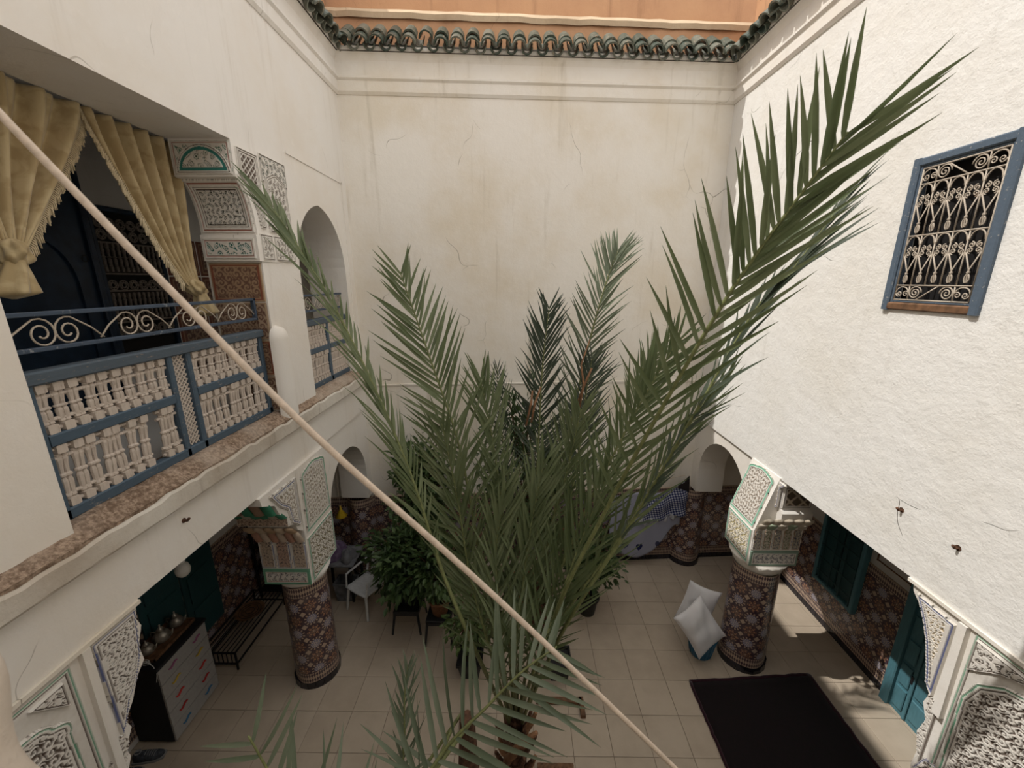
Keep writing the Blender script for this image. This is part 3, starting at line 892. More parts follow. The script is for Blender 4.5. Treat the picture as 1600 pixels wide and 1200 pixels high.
curved('lunette', XL - .515, XL - .015, 6.112, 6.37, [(.012, .9, W), (.007, .4, DARK), (.010, .8, W), (.026, .5, TEAL), (.005, 1, W)], (.075, 'vine', (.07, .14, .08), W), .014, .006, lun)
curved('spandrel_frame', XL - .525, XL - .01, 6.11, 6.385, [(.016, .5, W), (.005, .1, RED), (.012, .5, W)], (.07, 'vine', (.10, .20, .14), W), .006, .0065)
panel('abacus_panel', r, (0, 3.985, 0), X3, Z3, NY, rect(XL - .51, 5.41, XL - .01, 5.60), [(.02, 1, W), (.010, .5, RED), (.012, 1, W)], (.075, 'vine', TEAL, W), .012, .006)
panel('lattice_panel', r, (XL + .004, 0, 0), Y3, Z3, X3, [(3.87, 6.36), (4.17, 6.36), (4.17, 5.70), (4.09, 5.70), (4.06, 5.85), (4.0, 5.98), (3.93, 6.08), (3.87, 6.14)], fr_white, (.062, 'lattice', DARK, W), .013)
panel('tall_panel', r, (XL + .004, 0, 0), Y3, Z3, X3, lobed(4.22, 5.68, 4.63, 6.26, 3, .16), fr_white, (.065, 'vine', (.15, .10, .085), W), .016)
panel('spandrel_panel', r, (XL, 0, 0), Y3, Z3, X3, rect(4.20, 6.14, 4.65, 6.4), [(.01, 1, W), (.006, .3, DARK)], (.07, 'vine', (.11, .14, .12), W), .012)
panel('lower_panel', r, (XL + .004, 0, 0), Y3, Z3, X3, rect(4.04, 5.40, 4.24, 5.65), [(.012, 1, W), (.006, .3, DARK), (.01, 1, W)], (.055, 'vine', DARK, W), .012)
panel('lower_panel', r, (XL + .004, 0, 0), Y3, Z3, X3, rect(4.26, 5.40, 4.63, 5.65), [(.012, 1, W), (.006, .3, DARK), (.01, 1, W)], (.055, 'vine', DARK, W), .012)
# painted tiles on the pier flank
r2 = thing('painted_tiles', (XL - .25, 3.98, 4.0), 'brown scroll painted tiles on the pier flank behind the blue railing', 'wall tiling'); r2['kind'] = 'structure'
for k in range(4):
    z0 = 3.86 + k * .38
    br = [(.016, 1, (.40, .28, .17)), (.02, 1, (.26, .085, .05)), (.006, 1, (.45, .33, .2))] if k % 2 else [(.006, 1, (.1, .05, .04)), (.014, 1, (.42, .31, .2))]
    panel('painted_tile', r2, (0, 4.03, 0), X3, Z3, NY, rect(XL - .53, z0, XL - .015, z0 + .375), br, (.085, 'scroll', (.16, .085, .06), (.40, .29, .20) if k % 2 == 0 else (.36, .24, .15)), .001, .007, 'painted', .01)
# engaged plaster buttress beside the railing
MBb = MB()
def buttress(u, v):
    t = (u - .5) * PI
    top = np.sqrt(np.clip(1 - (np.clip(v - .86, 0, 1) / .14) ** 2, 0, 1))
    return (XL + .0 + .10 * np.cos(t) * top, 4.09 + .13 * np.sin(t) * (.12 + .88 * top), 3.78 + .98 * v)
MBb.grid(buttress, 14, 30)
struct(MBb.build('trim_8', M['wall'], smooth=True), 'rounded plaster buttress at the end of the blue railing', 'buttress')

# --- capitals of the two tiled columns
def muqarnas(root, x0, x1, yf, z0, z1, n, cols, out):
    """a row of little pointed niches, each a piece"""
    w = (x1 - x0) / n
    for i in range(n):
        mb = MB(); c = x0 + w * (i + .5)
        def S(u, v, c=c):
            a = PI * u
            top = np.sqrt(np.clip(1 - ((v - .55) / .45).clip(0, 1) ** 2, 0, 1)) * .92 + .08
            dd = .5 * w * np.sin(a) * .8 * top
            return (c - .5 * w * np.cos(a) * (.25 + .75 * top) * .96, yf - dd - out * v, z0 + (z1 - z0) * v)
        mb.grid(S, 9, 8)
        k = cols[i % len(cols)]
        mb.hasc = True; mb.c = [k] * len(mb.v)
        mb.build('muqarnas_cell', M['stucco'], root, smooth=True)
# left column capital
r = thing('painted_capital', (-2.75, 4.3, 1.6), 'green and gold painted carved capital on the left tiled column', 'capital'); r['kind'] = 'structure'
x0, x1, y0, y1, z0 = -3.03, -2.46, 4.0, 4.66, 1.66
MB().lathe([(.27, 1.55), (.285, 1.58), (.32, 1.66)], (-2.735, 4.32, 0), 24).build('neck', M['wall'], r, smooth=True)
MB().box((x0, y0, z0), (x1, y1, 3.17)).build('capital_block', M['wall'], r)
MB().poly([(y0, 2.40), (y0 - .10, 2.48), (y0 - .12, 2.56), (y0 - .22, 2.62), (y0 - .24, 2.74), (y0 - .36, 2.84), (y0 - .42, 2.98), (y0 - .60, 3.08), (y0 - .62, 3.17), (y0, 3.17)], x0, x1 - .01, 'x').build('bracket_block', M['wall'], r)
ff = [(.012, 1, W), (.016, .6, GREEN), (.010, 1, W), (.005, .3, DARK)]
panel('inscription_panel', r, (0, y0, 0), X3, Z3, NY, rect(x0, z0, x1, z0 + .22), [(.035, .8, GREEN), (.012, 1, W), (.006, .3, RED)], (.07, 'vine', (.06, .055, .06), W), .012)
for i in range(3):
    w3 = (x1 - x0) / 3
    panel('arched_panel', r, (0, y0, 0), X3, Z3, NY, lobed(x0 + w3 * i + .005, z0 + .23, x0 + w3 * (i + 1) - .005, z0 + .66, 3, .1), [(.008, 1, W), (.006, .3, BLUE), (.008, 1, W)], (.04, 'vine', (.12, .10, .11), (.55, .44, .34) if i != 1 else (.52, .36, .28)), .012)
muqarnas(r, x0, x1, y0 - .02, 2.28, 2.46, 6, [(.42, .24, .18), (.55, .45, .36)], .08)
muqarnas(r, x0, x1, y0 - .12, 2.47, 2.58, 5, [(.40, .28, .18), (.5, .4, .3)], .09)
panel('frieze', r, (0, y0 - .245, 0), X3, Z3, NY, rect(x0, 2.62, x1, 2.74), [(.008, 1, W), (.004, .3, DARK)], (.04, 'vine', (.12, .09, .09), (.55, .42, .32)), .01)
muqarnas(r, x0, x1, y0 - .26, 2.74, 2.86, 6, [(.05, .20, .12), (.45, .42, .34), (.07, .25, .16)], .09)
muqarnas(r, x0, x1, y0 - .42, 2.88, 3.08, 5, [(.05, .22, .13), (.3, .2, .14)], .1)
# faces towards the courtyard
panel('cartouche_panel', r, (x1, 0, 0), Y3, Z3, X3, [(y0 + .02, z0 + .02), (y1 - .02, z0 + .02), (y1 - .02, 2.28), (y0 + .02, 2.28)], ff, (.07, 'scroll', (.20, .17, .08), W), .013)
panel('tall_panel', r, (x1, 0, 0), Y3, Z3, X3, lobed(y0 + .04, 2.34, y1 - .03, 3.14, 3, .14), [(.012, 1, W), (.02, .6, GREEN), (.014, 1, W), (.006, .3, BLUE), (.01, 1, W)], (.05, 'vine', (.25, .165, .04), W), .015)
panel('bracket_panel', r, (x1 - .01, 0, 0), Y3, Z3, X3, [(y0 - .02, 3.1), (y0 - .50, 3.12), (y0 - .36, 2.92), (y0 - .24, 2.82), (y0 - .2, 2.62), (y0 - .08, 2.52), (y0 - .02, 2.5)], fr_blue, (.05, 'vine', (.25, .165, .05), W), .015)
# right column capital
r = thing('painted_capital', (3.23, 4.6, 1.6), 'green edged painted carved capital on the column beside the rug', 'capital'); r['kind'] = 'structure'
x0, x1, y0, y1, z0 = 2.95, 3.55, 4.35, 4.93, 1.70
MB().lathe([(.285, 1.53), (.29, 1.58), (.35, 1.70)], (3.24, 4.62, 0), 24).build('neck', M['wall'], r, smooth=True)
MB().poly([(x0, z0), (x1, z0), (x1, 2.92), (XR - .015, 2.92), (x0, 2.2)], y0, y1, 'y').build('capital_block', M['wall'], r)
MB().poly([(y0, 2.22), (y0 - .05, 2.26), (y0 - .06, 2.36), (y0 - .10, 2.42), (y0 - .10, 2.5), (y0 - .05, 2.54), (y0 - .05, 2.84), (y0 - .10, 2.9), (y0, 2.92)], XR + .015, x1, 'x').build('bracket_block', M['wall'], r)
panel('inscription_panel', r, (0, y0, 0), X3, Z3, NY, rect(x0, z0, x1, z0 + .22), [(.03, .8, (.24, .33, .26)), (.012, 1, W), (.006, .3, DARK)], (.06, 'vine', (.07, .08, .12), W), .012)
for i in range(5):
    w5 = (x1 - x0) / 5
    panel('arched_panel', r, (0, y0, 0), X3, Z3, NY, lobed(x0 + w5 * i + .004, z0 + .235, x0 + w5 * (i + 1) - .004, z0 + .55, 1, .06), [(.008, 1, W), (.006, .3, (.35, .2, .12))], (.04, 'vine', [(.05, .07, .16), (.10, .14, .07)][i % 2], (.5, .45, .36)), .012)
muqarnas(r, x0, x1, y0 - .01, 2.25, 2.36, 5, [(.50, .44, .36), (.30, .36, .26)], .07)
muqarnas(r, x0, x1, y0 - .09, 2.37, 2.47, 5, [(.55, .48, .38)], .07)
panel('lattice_panel', r, (0, y0 - .05, 0), X3, Z3, NY, rect(XR + .02, 2.55, x1, 2.84), [(.02, 1, W), (.006, .3, DARK), (.012, 1, W)], (.16, 'lattice', (.13, .10, .07), (.5, .42, .32)), .012)
fg = [(.010, 1, W), (.022, .6, (.20, .46, .33)), (.012, 1, W), (.006, .3, DARK)]
panel('cartouche_panel', r, (x0, 0, 0), Y3, Z3, NX, [(y0 + .02, z0 + .02), (y1 - .01, z0 + .02), (y1 - .01, 2.2), (y0 + .02, 2.2)], fg, (.07, 'scroll', (.5, .42, .2), W), .012)
tv = nrm((XR - .015 - x0, 0, .72)); tn = np.array([-tv[2], 0, tv[0]])
panel('tall_panel', r, (x0, 0, 2.2), Y3, tv, tn, lobed(y0 + .03, .02, y1 - .005, .735, 3, .12), fg, (.048, 'vine', (.26, .17, .10), W), .015)
panel('bracket_panel', r, (XR - .01, 0, 0), Y3, Z3, NX, [(y0 + .06, 2.88), (y0 - .12, 2.88), (y0 - .04, 2.8), (y0 - .04, 2.56), (y0 + .06, 2.46)], [(.01, 1, W), (.01, .5, BLUE), (.01, 1, W)], (.05, 'vine', (.36, .24, .14), W), .012)
# ------------------------------------------------------------------ railings of turned wood
def spindle_mesh(h, mat, w=.054, pair=True):
    """turned baluster: square heads, two slim vase spindles"""
    mb = MB(); b = .05
    mb.cbox((-w/2, -w/2, 0), (w/2, w/2, b), .004); mb.cbox((-w/2, -w/2, h - b), (w/2, w/2, h), .004)
    L = h - 2 * b
    pr = [(.010, 0), (.016, .04), (.012, .10), (.0155, .30), (.0155, .38), (.010, .46), (.018, .49), (.018, .53), (.010, .56), (.012, .72), (.0165, .86), (.012, .92), (.015, .97), (.010, 1.0)]
    for s in ((-1, 1) if pair else (0,)):
        mb.lathe([(r * 1.12, b + z * L) for r, z in pr], (0, s * .0145, 0), 8)
    me = mb.mesh('baluster'); me.materials.append(M[mat]); return me
def scroll_path(y0, s, zl, zh, reach):
    """one half of a pair of scrolls: diagonal rise, then a spiral"""
    h = zh - zl; R = h * .40; c = (y0 + s * R * 1.02, zl + h * .42)
    pts = [(y0 + s * reach, zl + .01), (y0 + s * (reach * .55 + R * .8), zl + h * .48)]
    for k in range(26):
        t = k / 25; a = PI / 2 - .35 + t * 3.4 * PI
        rr = R * (1.18 - t * .92)
        pts.append((c[0] + s * rr * math.cos(a) , c[1] + rr * math.sin(a) * 1.1))
    return pts
def railing(y0, y1, xr, lattice, cols, label, miss=()):
    r = thing('balcony_railing', (xr, (y0 + y1) / 2, 3.85), label, 'railing')
    zb, zm, zt = 3.925, 4.335, 4.655
    MB().cbox((xr - .05, y0 - .02, zt), (xr + .05, y1 + .01, zt + .075), .01).build('top_rail', M['blue_worn'], r)
    MB().cbox((xr - .035, y0, 3.855), (xr + .035, y1, zb), .008).build('bottom_rail', M['blue_wood'], r)
    for y in (y0, y1 - .05):
        MB().cbox((xr - .035, y, 3.86), (xr + .035, y + .05, zt), .008).build('post', M['blue_wood'], r)
    spans = []
    if lattice:
        a, b = lattice
        for y in (a - .045, b):
            MB().cbox((xr - .035, y, 3.86), (xr + .035, y + .045, zt), .008).build('post', M['blue_wood'], r)
        spans = [(y0 + .05, a - .045), (b + .045, y1 - .05)]
        mb = MB(); step = .040
        ww = b - a; hh = zt - zb
        for sg in (1, -1):
            k = -int(ww / step) - 1
            while k * step < hh + ww:
                # clip each diagonal slat to the panel
                z0 = k * step; ya, za, yb_, zb_ = 0, z0, ww, z0 + ww
                if za < 0: ya += -za; za = 0
                if zb_ > hh: yb_ -= zb_ - hh; zb_ = hh
                if yb_ - ya > .01:
                    if sg < 0: ya, yb_ = ww - ya, ww - yb_
                    mb.bar((xr + sg * .002, a + ya, zb + za), (xr + sg * .002, a + yb_, zb + zb_), .010, .010, (1, 0, 0))
                k += 1
        stuff(mb.build('lattice', M['turned'], r))
    else:
        m = (y0 + y1) / 2 + .02
        MB().cbox((xr - .035, m - .03, 3.86), (xr + .035, m + .03, zt), .008).build('post', M['blue_wood'], r)
        spans = [(y0 + .05, m - .03), (m + .03, y1 - .05)]
    hu, hl = zt - zm - .035, zm - .035 - zb
    mu, ml = spindle_mesh(hu, 'turned'), spindle_mesh(hl, 'turned')
    for si, (a, b) in enumerate(spans):
        MB().cbox((xr - .035, a, zm - .035), (xr + .035, b, zm + .035), .008).build('middle_rail', M['blue_wood'], r)
        n = cols[si]; w = (b - a) / n
        for row, (z, me, h) in enumerate(((zm + .035, mu, hu), (zb, ml, hl))):
            for i in range(n):
                if (si, row, i) in miss: continue
                inst('baluster', me, r, T(xr, a + w * (i + .5), z) @ Matrix.Rotation(random.uniform(-.06, .06), 4, 'X'))
            for zz in (z + .022, z + .075, z + h - .075, z + h - .022):
                mb = MB()
                gaps = [i for i in range(n) if (si, row, i) in miss]
                cuts = [a] + [q for i in gaps for q in (a + w * i, a + w * (i + 1))] + [b]
                for c0, c1 in zip(cuts[::2], cuts[1::2]):
                    if c1 - c0 < .01: continue
                    mb.tube([(xr, c0, zz), (xr, c1, zz)], .0115, 6)
                    k = int((c1 - c0) / w)
                    for i in range(k): mb.lathe([(.006, -.008), (.014, 0), (.006, .008)], (xr, c0 + w * (i + 1), zz), 6, 1)
                mb.build('bead_rail', M['turned'], r)
    # iron rail with scrolls above
    MB().cbox((xr - .02, y0 - .04, 5.015), (xr + .02, y1 + .01, 5.04), .004).build('iron_bar', M['blue_iron'], r)
    MB().cbox((xr - .02, y0 - .04, 4.825), (xr + .02, y1 + .01, 4.85), .004).build('iron_bar', M['blue_iron'], r)
    MB().cbox((xr - .02, y1 - .015, 4.825), (xr + .02, y1 + .01, 5.04), .004).build('iron_bar', M['blue_iron'], r)
    k = round((y1 - y0) / .5); w = (y1 - y0) / k
    for i in range(k):
        for s in (-1, 1):
            p = scroll_path(y0 + w * (i + .5), s, 4.85, 5.015, w * .52)
            MB().tube([(xr, y, z) for y, z in p], .0055, 5).build('scroll', M['pale_iron'], r, smooth=True)
    return r
railing(1.97, 3.98, -2.62, (2.90, 3.03), (10, 10), 'long blue balcony railing with turned wood screens and lattice strip', {(0, 1, 7)})
railing(4.74, 6.03, -2.62, None, (8, 8), 'short blue balcony railing with turned wood screens under the pointed arch')

# ------------------------------------------------------------------ window with scrolled iron grille
def frame_rect(root, x0, x1, ya, yb_, za, zb_, w, mat, name='frame_rail', sill=None):
    MB().cbox((x0, ya, za), (x1, ya + w, zb_), .01).build(name, M[mat], root)
    MB().cbox((x0, yb_ - w, za), (x1, yb_, zb_), .01).build(name, M[mat], root)
    MB().cbox((x0 + .004, ya + w - .012, zb_ - w), (x1, yb_ - w + .012, zb_ - .002), .01).build(name, M[mat], root)
    MB().cbox((x0 + .004, ya + w - .012, za + .002), (x1, yb_ - w + .012, za + w), .01).build(name if not sill else 'sill', M[sill or mat], root)
w1 = thing('window_1', (XR, 3.16, 4.97), 'blue framed window with rusty scrolled iron grille in the sunlit wall', 'window'); w1['kind'] = 'structure'
frame_rect(w1, XR - .03, XR + .07, 2.79, 3.53, 4.97, 6.13, .062, 'blue_frame', 'frame_rail', 'wood')
frame_rect(w1, XR - .012, XR + .05, 2.845, 3.475, 5.025, 6.075, .03, 'blue_frame', 'inner_frame')
MB().box((XR + .09, 2.83, 5.0), (XR + .11, 3.52, 6.12)).build('room_dark_board', M['painted_void'], w1)  # black board added to stand in for the dark room behind
gr = thing('window_grille', (XR, 3.16, 5.0), None, None); gr.parent = w1; gr.location = (0, 0, .03)
del_keys = [k for k in gr.keys()]
GX = XR - .005
ga, gb, gz0, gz1 = 2.875, 3.445, 5.055, 6.045
GH = gz1 - gz0
def gt(path, r=.006, name='grille_bar', mat='pale_iron'):
    return MB().tube([(GX, y, z) for y, z in path], r, 5).build(name, M[mat], w1, smooth=True)
lv = [gz0, gz0 + GH * .115, gz0 + GH * .50, gz0 + GH * .885, gz1]
for z in lv: gt([(ga, z), (gb, z)], .0065)
for y in (ga, gb): gt([(y, gz0), (y, gz1)], .0065)
nb = 5; bw = (gb - ga) / nb
def spiral(cy, cz, R, turns, a0, s, n=22, inner=.18):
    return [(cy + s * R * (1 - (1 - inner) * t) * math.cos(a0 + 2 * PI * turns * t), cz + R * (1 - (1 - inner) * t) * math.sin(a0 + 2 * PI * turns * t)) for t in np.linspace(0, 1, n)]
for sec in (0, 1):
    zb_, zt_ = lv[1 + sec], lv[2 + sec]; H = zt_ - zb_
    for i in range(nb):
        a = ga + bw * i; c = a + bw / 2
        if i: gt([(a, zb_), (a, zt_)], .0055)
        gt([(c + bw * .44 * math.cos(t), zt_ - H * .19 + bw * .60 * math.sin(t)) for t in np.linspace(0, PI, 14)], .0055, 'grille_arch')
        gt([(a + .008, zt_ - H * .40), (c + .003, zb_ + H * .26), (c + .001, zb_ + H * .20)] + [(c + .016 * math.sin(t), zb_ + H * .13 - .03 * math.cos(t) * -1) for t in np.linspace(PI, -PI, 12)] + [(c - .001, zb_ + H * .20), (c - .003, zb_ + H * .26), (a + bw - .008, zt_ - H * .40)], .005, 'grille_loop')
        MB().lathe([(.009, -.008), (.011, 0), (.009, .008)], (GX, c, zb_ + H * .24), 6).build('grille_collar', M['pale_iron'], w1)
        for q in (0, 1):
            for s in (-1, 1):
                gt(spiral(c + s * bw * .22, zt_ - H * (.27 + .10 * q), bw * .19, 1.4, PI / 2 if q == 0 else -PI / 2, s), .0045, 'grille_scroll')
for z0_, z1_, up in ((lv[3], lv[4], 1), (lv[0], lv[1], -1)):
    zc = (z0_ + z1_) / 2; R = (z1_ - z0_) * .44
    for s, y in ((1, ga), (-1, gb)):
        gt(spiral(y + s * bw * 1.45, zc, R * 1.05, 2.3, 0, s, 34, .1), .005, 'grille_scroll')
        gt(spiral(y + s * bw * .30, zc - R * .2, R * .5, 1.4, PI, s), .0045, 'grille_scroll')
        gt(spiral(y + s * bw * .78, zc - R * .2, R * .5, 1.4, 0, s), .0045, 'grille_scroll')
        gt([(y + s * bw * (.5 + .46 * math.cos(t)), zc - R * .1 + R * math.sin(t)) for t in np.linspace(0, PI, 12)], .005, 'grille_arch')
        gt([(y + s * bw * 1.0, z0_), (y + s * bw * 1.0, z1_)], .0055)
    gt([(ga + bw * 2.0, z1_ if up < 0 else z0_), (gb - bw * 1.6, z0_ if up < 0 else z1_)], .0055)
bpy.data.objects.remove(gr)

# ------------------------------------------------------------------ upper left gallery: door, screen, tiles, curtains
d1 = thing('door_1', (GL, 3.65, 3.84), 'dark blue wooden door with arched panel behind the curtains', 'door'); d1['kind'] = 'structure'
MB().box((GL, 3.1, 3.84), (GL + .05, 4.2, 6.3)).build('door_leaf', M['dark_blue'], d1)
for y in (3.08, 4.17): MB().cbox((GL, y, 3.84), (GL + .09, y + .06, 6.34), .01).build('jamb', M['dark_blue'], d1)
MB().cbox((GL, 3.08, 6.28), (GL + .09, 4.23, 6.36), .01).build('lintel', M['dark_blue'], d1)
o = arch(3.22, 4.08, 5.1, 5.72, 3.9, 20, .8); i_ = arch(3.30, 4.0, 5.08, 5.62, 3.98, 20, .8)
MB().poly(o, GL + .05, GL + .075, 'x', [i_]).build('arched_moulding', M['dark_blue'], d1)
MB().tube([(GL + .08, 4.10 + .03 * math.cos(t), 5.42 + .03 * math.sin(t)) for t in np.linspace(0, 2 * PI, 14)], .006, 5).build('ring_handle', M['black_metal'], d1)
w2 = thing('window_2', (GL, 4.65, 4.4), 'dark turned wood screen window in the upper gallery behind the curtain', 'window'); w2['kind'] = 'structure'
MB().box((GL, 4.27, 4.35), (GL + .01, 5.05, 5.95)).build('painted_dark_sheet', M['painted_void'], w2)  # black sheet on the wall, painted as the dark behind the screen
frame_rect(w2, GL, GL + .06, 4.25, 5.07, 4.33, 5.97, .05, 'dark_blue')
gx = GL + .04
sp = spindle_mesh(.30, 'dark_turned', .03, False)
for rw, z in enumerate((5.30, 4.78)):
    for i in range(12): inst('baluster', sp, w2, T(gx, 4.33 + .06 * i, z))
def ring_band(z):
    for i in range(6):
        y = 4.36 + .12 * i
        for R in (.05, .026):
            MB().tube([(gx, y + R * math.cos(t), z + R * math.sin(t)) for t in np.linspace(0, 2 * PI, 13)], .009, 5).build('screen_ring', M['dark_turned'], w2)
        for a in range(8):
            t = PI / 4 * a
            MB().bar((gx, y + .026 * math.cos(t), z + .026 * math.sin(t)), (gx, y + .058 * math.cos(t), z + .058 * math.sin(t)), .010).build('screen_spoke', M['dark_turned'], w2)
for z in (5.68, 5.80): ring_band(z)
ring_band(5.16); ring_band(4.66)
for z in (5.60, 5.28, 5.10, 4.76, 4.58): MB().bar((gx, 4.28, z), (gx, 5.03, z), .018).build('screen_bar', M['dark_turned'], w2)
for k in range(2):
    y0_ = 5.14 + k * .53
    t2 = thing('wall_painted_tiles', (GL, y0_, 3.84), ['brown painted tile panel right of the gallery screen window', 'brown painted tile panel at the far end of the upper gallery'][k], 'wall tiling'); t2['kind'] = 'structure'
    for q in range(4):
        panel('painted_tile', t2, (GL, 0, 0), Y3, Z3, X3, rect(y0_, 3.86 + q * .47, y0_ + .52, 3.86 + q * .47 + .46), [(.03, 1, (.16, .055, .035)), (.012, 1, (.33, .22, .14)), (.04, 1, (.14, .06, .045))], (.13, 'scroll', (.09, .05, .04), (.30, .21, .15)), .001, .013, 'painted', .008)

def curtain(name, ya, yb_, tie, label, sgn, free):
    """tied back curtain: wide at the head, gathered at the tie"""
    r = thing(name, (tie[0], tie[1], tie[2]), label, 'curtain')
    x0 = XL - .58; zt = 6.395
    def S(u, v):
        # v: 0 head .. 1 tie
        k = 1 - (1 - v) ** 1.0
        w = 1 - .86 * sstep(0, 1, v) ** (.85 if sgn > 0 else .95)
        yt = ya + (yb_ - ya) * u
        yc = tie[1] + (u - .5) * .13
        g_ = v ** (1.35)
        y = yt * (1 - g_) + yc * g_
        z = zt + (tie[2] - zt) * v - .10 * np.sin(PI * v) * (u if free == 'hi' else 1 - u) * 0
        am = .035 + .03 * np.sin(PI * v)
        fold = np.sin(u * 2 * PI * 5.5 + 1.5 * np.sin(v * 2)) * am + .018 * np.sin(u * 2 * PI * 11 + v * 5)
        x = x0 + (tie[0] - x0) * v ** 2 + fold * (1 - .55 * v)
        return (x, y, z)
    c = MB(); c.grid(S, 90, 50)
    o = c.build('drape', M['gold'], r, smooth=True, fixn=False)
    md = o.modifiers.new('thickness', 'SOLIDIFY'); md.thickness = .006
    # knot and tail
    kn = MB()
    def K(u, v):
        t = 2 * PI * u
        rr = .075 * np.sin(np.clip(v, .02, .98) * PI) ** .6 * (1 + .22 * np.sin(3 * t + 6 * v) + .12 * np.sin(7 * t - 9 * v))
        return (tie[0] + .02 + rr * np.cos(t), tie[1] + rr * 1.05 * np.sin(t) + .03 * sgn * v, tie[2] + .06 - .17 * v)
    kn.grid(K, 34, 24); kn.build('knot', M['gold'], r, smooth=True)
    tl = MB()
    def Tl(u, v):
        t = 2 * PI * u
        rr = (.05 + .06 * v - .10 * sstep(.86, 1, v)) * (1 + .2 * np.sin(5 * t + 3 * v))
        return (tie[0] + .03 + rr * .8 * np.cos(t), tie[1] + .03 * sgn + .05 * v * sgn + rr * np.sin(t), tie[2] - .06 - .22 * v)
    tl.grid(Tl, 36, 14); tl.build('tail', M['gold'], r, smooth=True)
    # tasselled fringe down the free edge
    fr = MB()
    ue = 1.0 if free == 'hi' else 0.0
    for k in range(85):
        v = k / 84 * .97 + .005
        p = np.array([float(q) for q in S(np.array(ue), np.array(v))])
        L = random.uniform(.035, .06) * (1 + .5 * v)
        dy = (.5 if free == 'hi' else -.5) * L
        fr.tube([p, p + np.array([.004, dy * .8, -.4 * L]), p + np.array([.004, dy, -L])], [.005, .009, .004], 4)
    stuff(fr.build('fringe', M['fringe'], r))
    return r
curtain('curtain', 2.02, 3.165, (XL - .45, 2.40, 5.38), 'gold damask curtain tied back on the left of the balcony opening', -1, 'hi')
curtain('curtain', 3.155, 3.97, (XL - .45, 3.68, 5.16), 'gold damask curtain tied back beside the carved corbel', 1, 'lo')

# ------------------------------------------------------------------ ground floor joinery
w3 = thing('window_3', (GR, 5.04, .68), 'teal shuttered window with iron bars in the rosette tiled wall', 'window'); w3['kind'] = 'structure'
MB().box((GR - .012, 4.68, .7), (GR - .002, 5.4, 2.2)).build('painted_dark_sheet', M['painted_void'], w3)  # black sheet, colour standing in for the unlit inside of the window
frame_rect(w3, GR - .10, GR, 4.66, 5.42, .66, 2.22, .06, 'teal')
for y in (4.73, 5.05):
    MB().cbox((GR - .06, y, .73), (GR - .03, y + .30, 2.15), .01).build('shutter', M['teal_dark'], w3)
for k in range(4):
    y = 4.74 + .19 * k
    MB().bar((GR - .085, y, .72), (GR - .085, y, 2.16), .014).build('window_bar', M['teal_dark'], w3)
for k in range(6):
    z = .86 + .22 * k
    MB().bar((GR - .085, 4.72, z), (GR - .085, 5.36, z), .014).build('window_bar', M['teal_dark'], w3)
d2 = thing('door_2', (GR, 3.6, 0), 'teal wooden door at the near end of the right gallery', 'door'); d2['kind'] = 'structure'
MB().box((GR - .05, 2.9, 0), (GR, 4.0, 2.2)).build('door_leaf', M['teal'], d2)
MB().cbox((GR - .10, 3.93, 0), (GR, 4.04, 2.25), .012).build('jamb', M['teal'], d2)
MB().cbox((GR - .08, 3.72, .02), (GR - .05, 3.76, 2.2), .008).build('cover_strip', M['teal'], d2)
for k in range(6):
    z = .08 + .34 * k
    for ya, yb_ in ((3.78, 3.91), (3.38, 3.70), (3.0, 3.33)):
        MB().cbox((GR - .072, ya, z), (GR - .05, yb_, z + .28), .01).build('door_panel', M['teal'], d2)
for z in (.55, 1.4): MB().cbox((GR - .09, 3.735, z), (GR - .05, 3.765, z + .1), .004).build('hinge', M['black_metal'], d2)
ft = thing('wall_frieze', (GR, 4.35, 1.6), 'dark outlined plaster panel above the tiling near the teal door', 'moulding'); ft['kind'] = 'structure'
frame_rect(ft, GR - .02, GR, 4.1, 4.58, 1.62, 2.0, .02, 'wood', 'moulding')
d3 = thing('door_3', (GL, 4.3, .45), 'deep teal double shutters on the shaded left wall above the drawers', 'door'); d3['kind'] = 'structure'
for ya in (3.72, 4.29):
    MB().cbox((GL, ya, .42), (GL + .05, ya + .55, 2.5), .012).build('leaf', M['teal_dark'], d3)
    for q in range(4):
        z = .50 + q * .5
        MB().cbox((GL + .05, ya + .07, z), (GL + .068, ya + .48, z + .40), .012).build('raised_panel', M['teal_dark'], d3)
# ------------------------------------------------------------------ rug, pillows, basket, cloths
rug = thing('rug', (3.15, 3.2, 0), 'black pile rug with maroon edges on the floor by the right column', 'rug')
def wav(u, v, amp): return amp * (np.sin(u * 9 + v * 5) + np.sin(v * 13 - u * 4))
def rugS(u, v): return (2.335 + 1.66 * u + .012 * np.sin(v * 20), 2.1 + (2.08 + .12 * u) * v + .006 * np.sin(u * 17), .016 + wav(u, v, .0015) - .012 * (np.maximum(np.abs(u - .5), np.abs(v - .5)) > .499))
RG = MB(); RG.grid(rugS, 40, 48); RG.build('pile', M['rug'], rug, smooth=True)
for pts in ([(2.335, 2.1), (2.335, 4.18)], [(2.335, 4.18), (3.995, 4.30)], [(3.995, 4.30), (3.995, 2.1)]):
    P = [(pts[0][0] + (pts[1][0] - pts[0][0]) * t + random.uniform(-.006, .006), pts[0][1] + (pts[1][1] - pts[0][1]) * t + random.uniform(-.006, .006), .012) for t in np.linspace(0, 1, 30)]
    mb = MB(); mb.tube(P, .022, 6); mb.v = [(x, y, max(.002, .012 + (z - .012) * .5)) for x, y, z in mb.v]; mb.build('edge_binding', M['rug_edge'], rug, smooth=True)

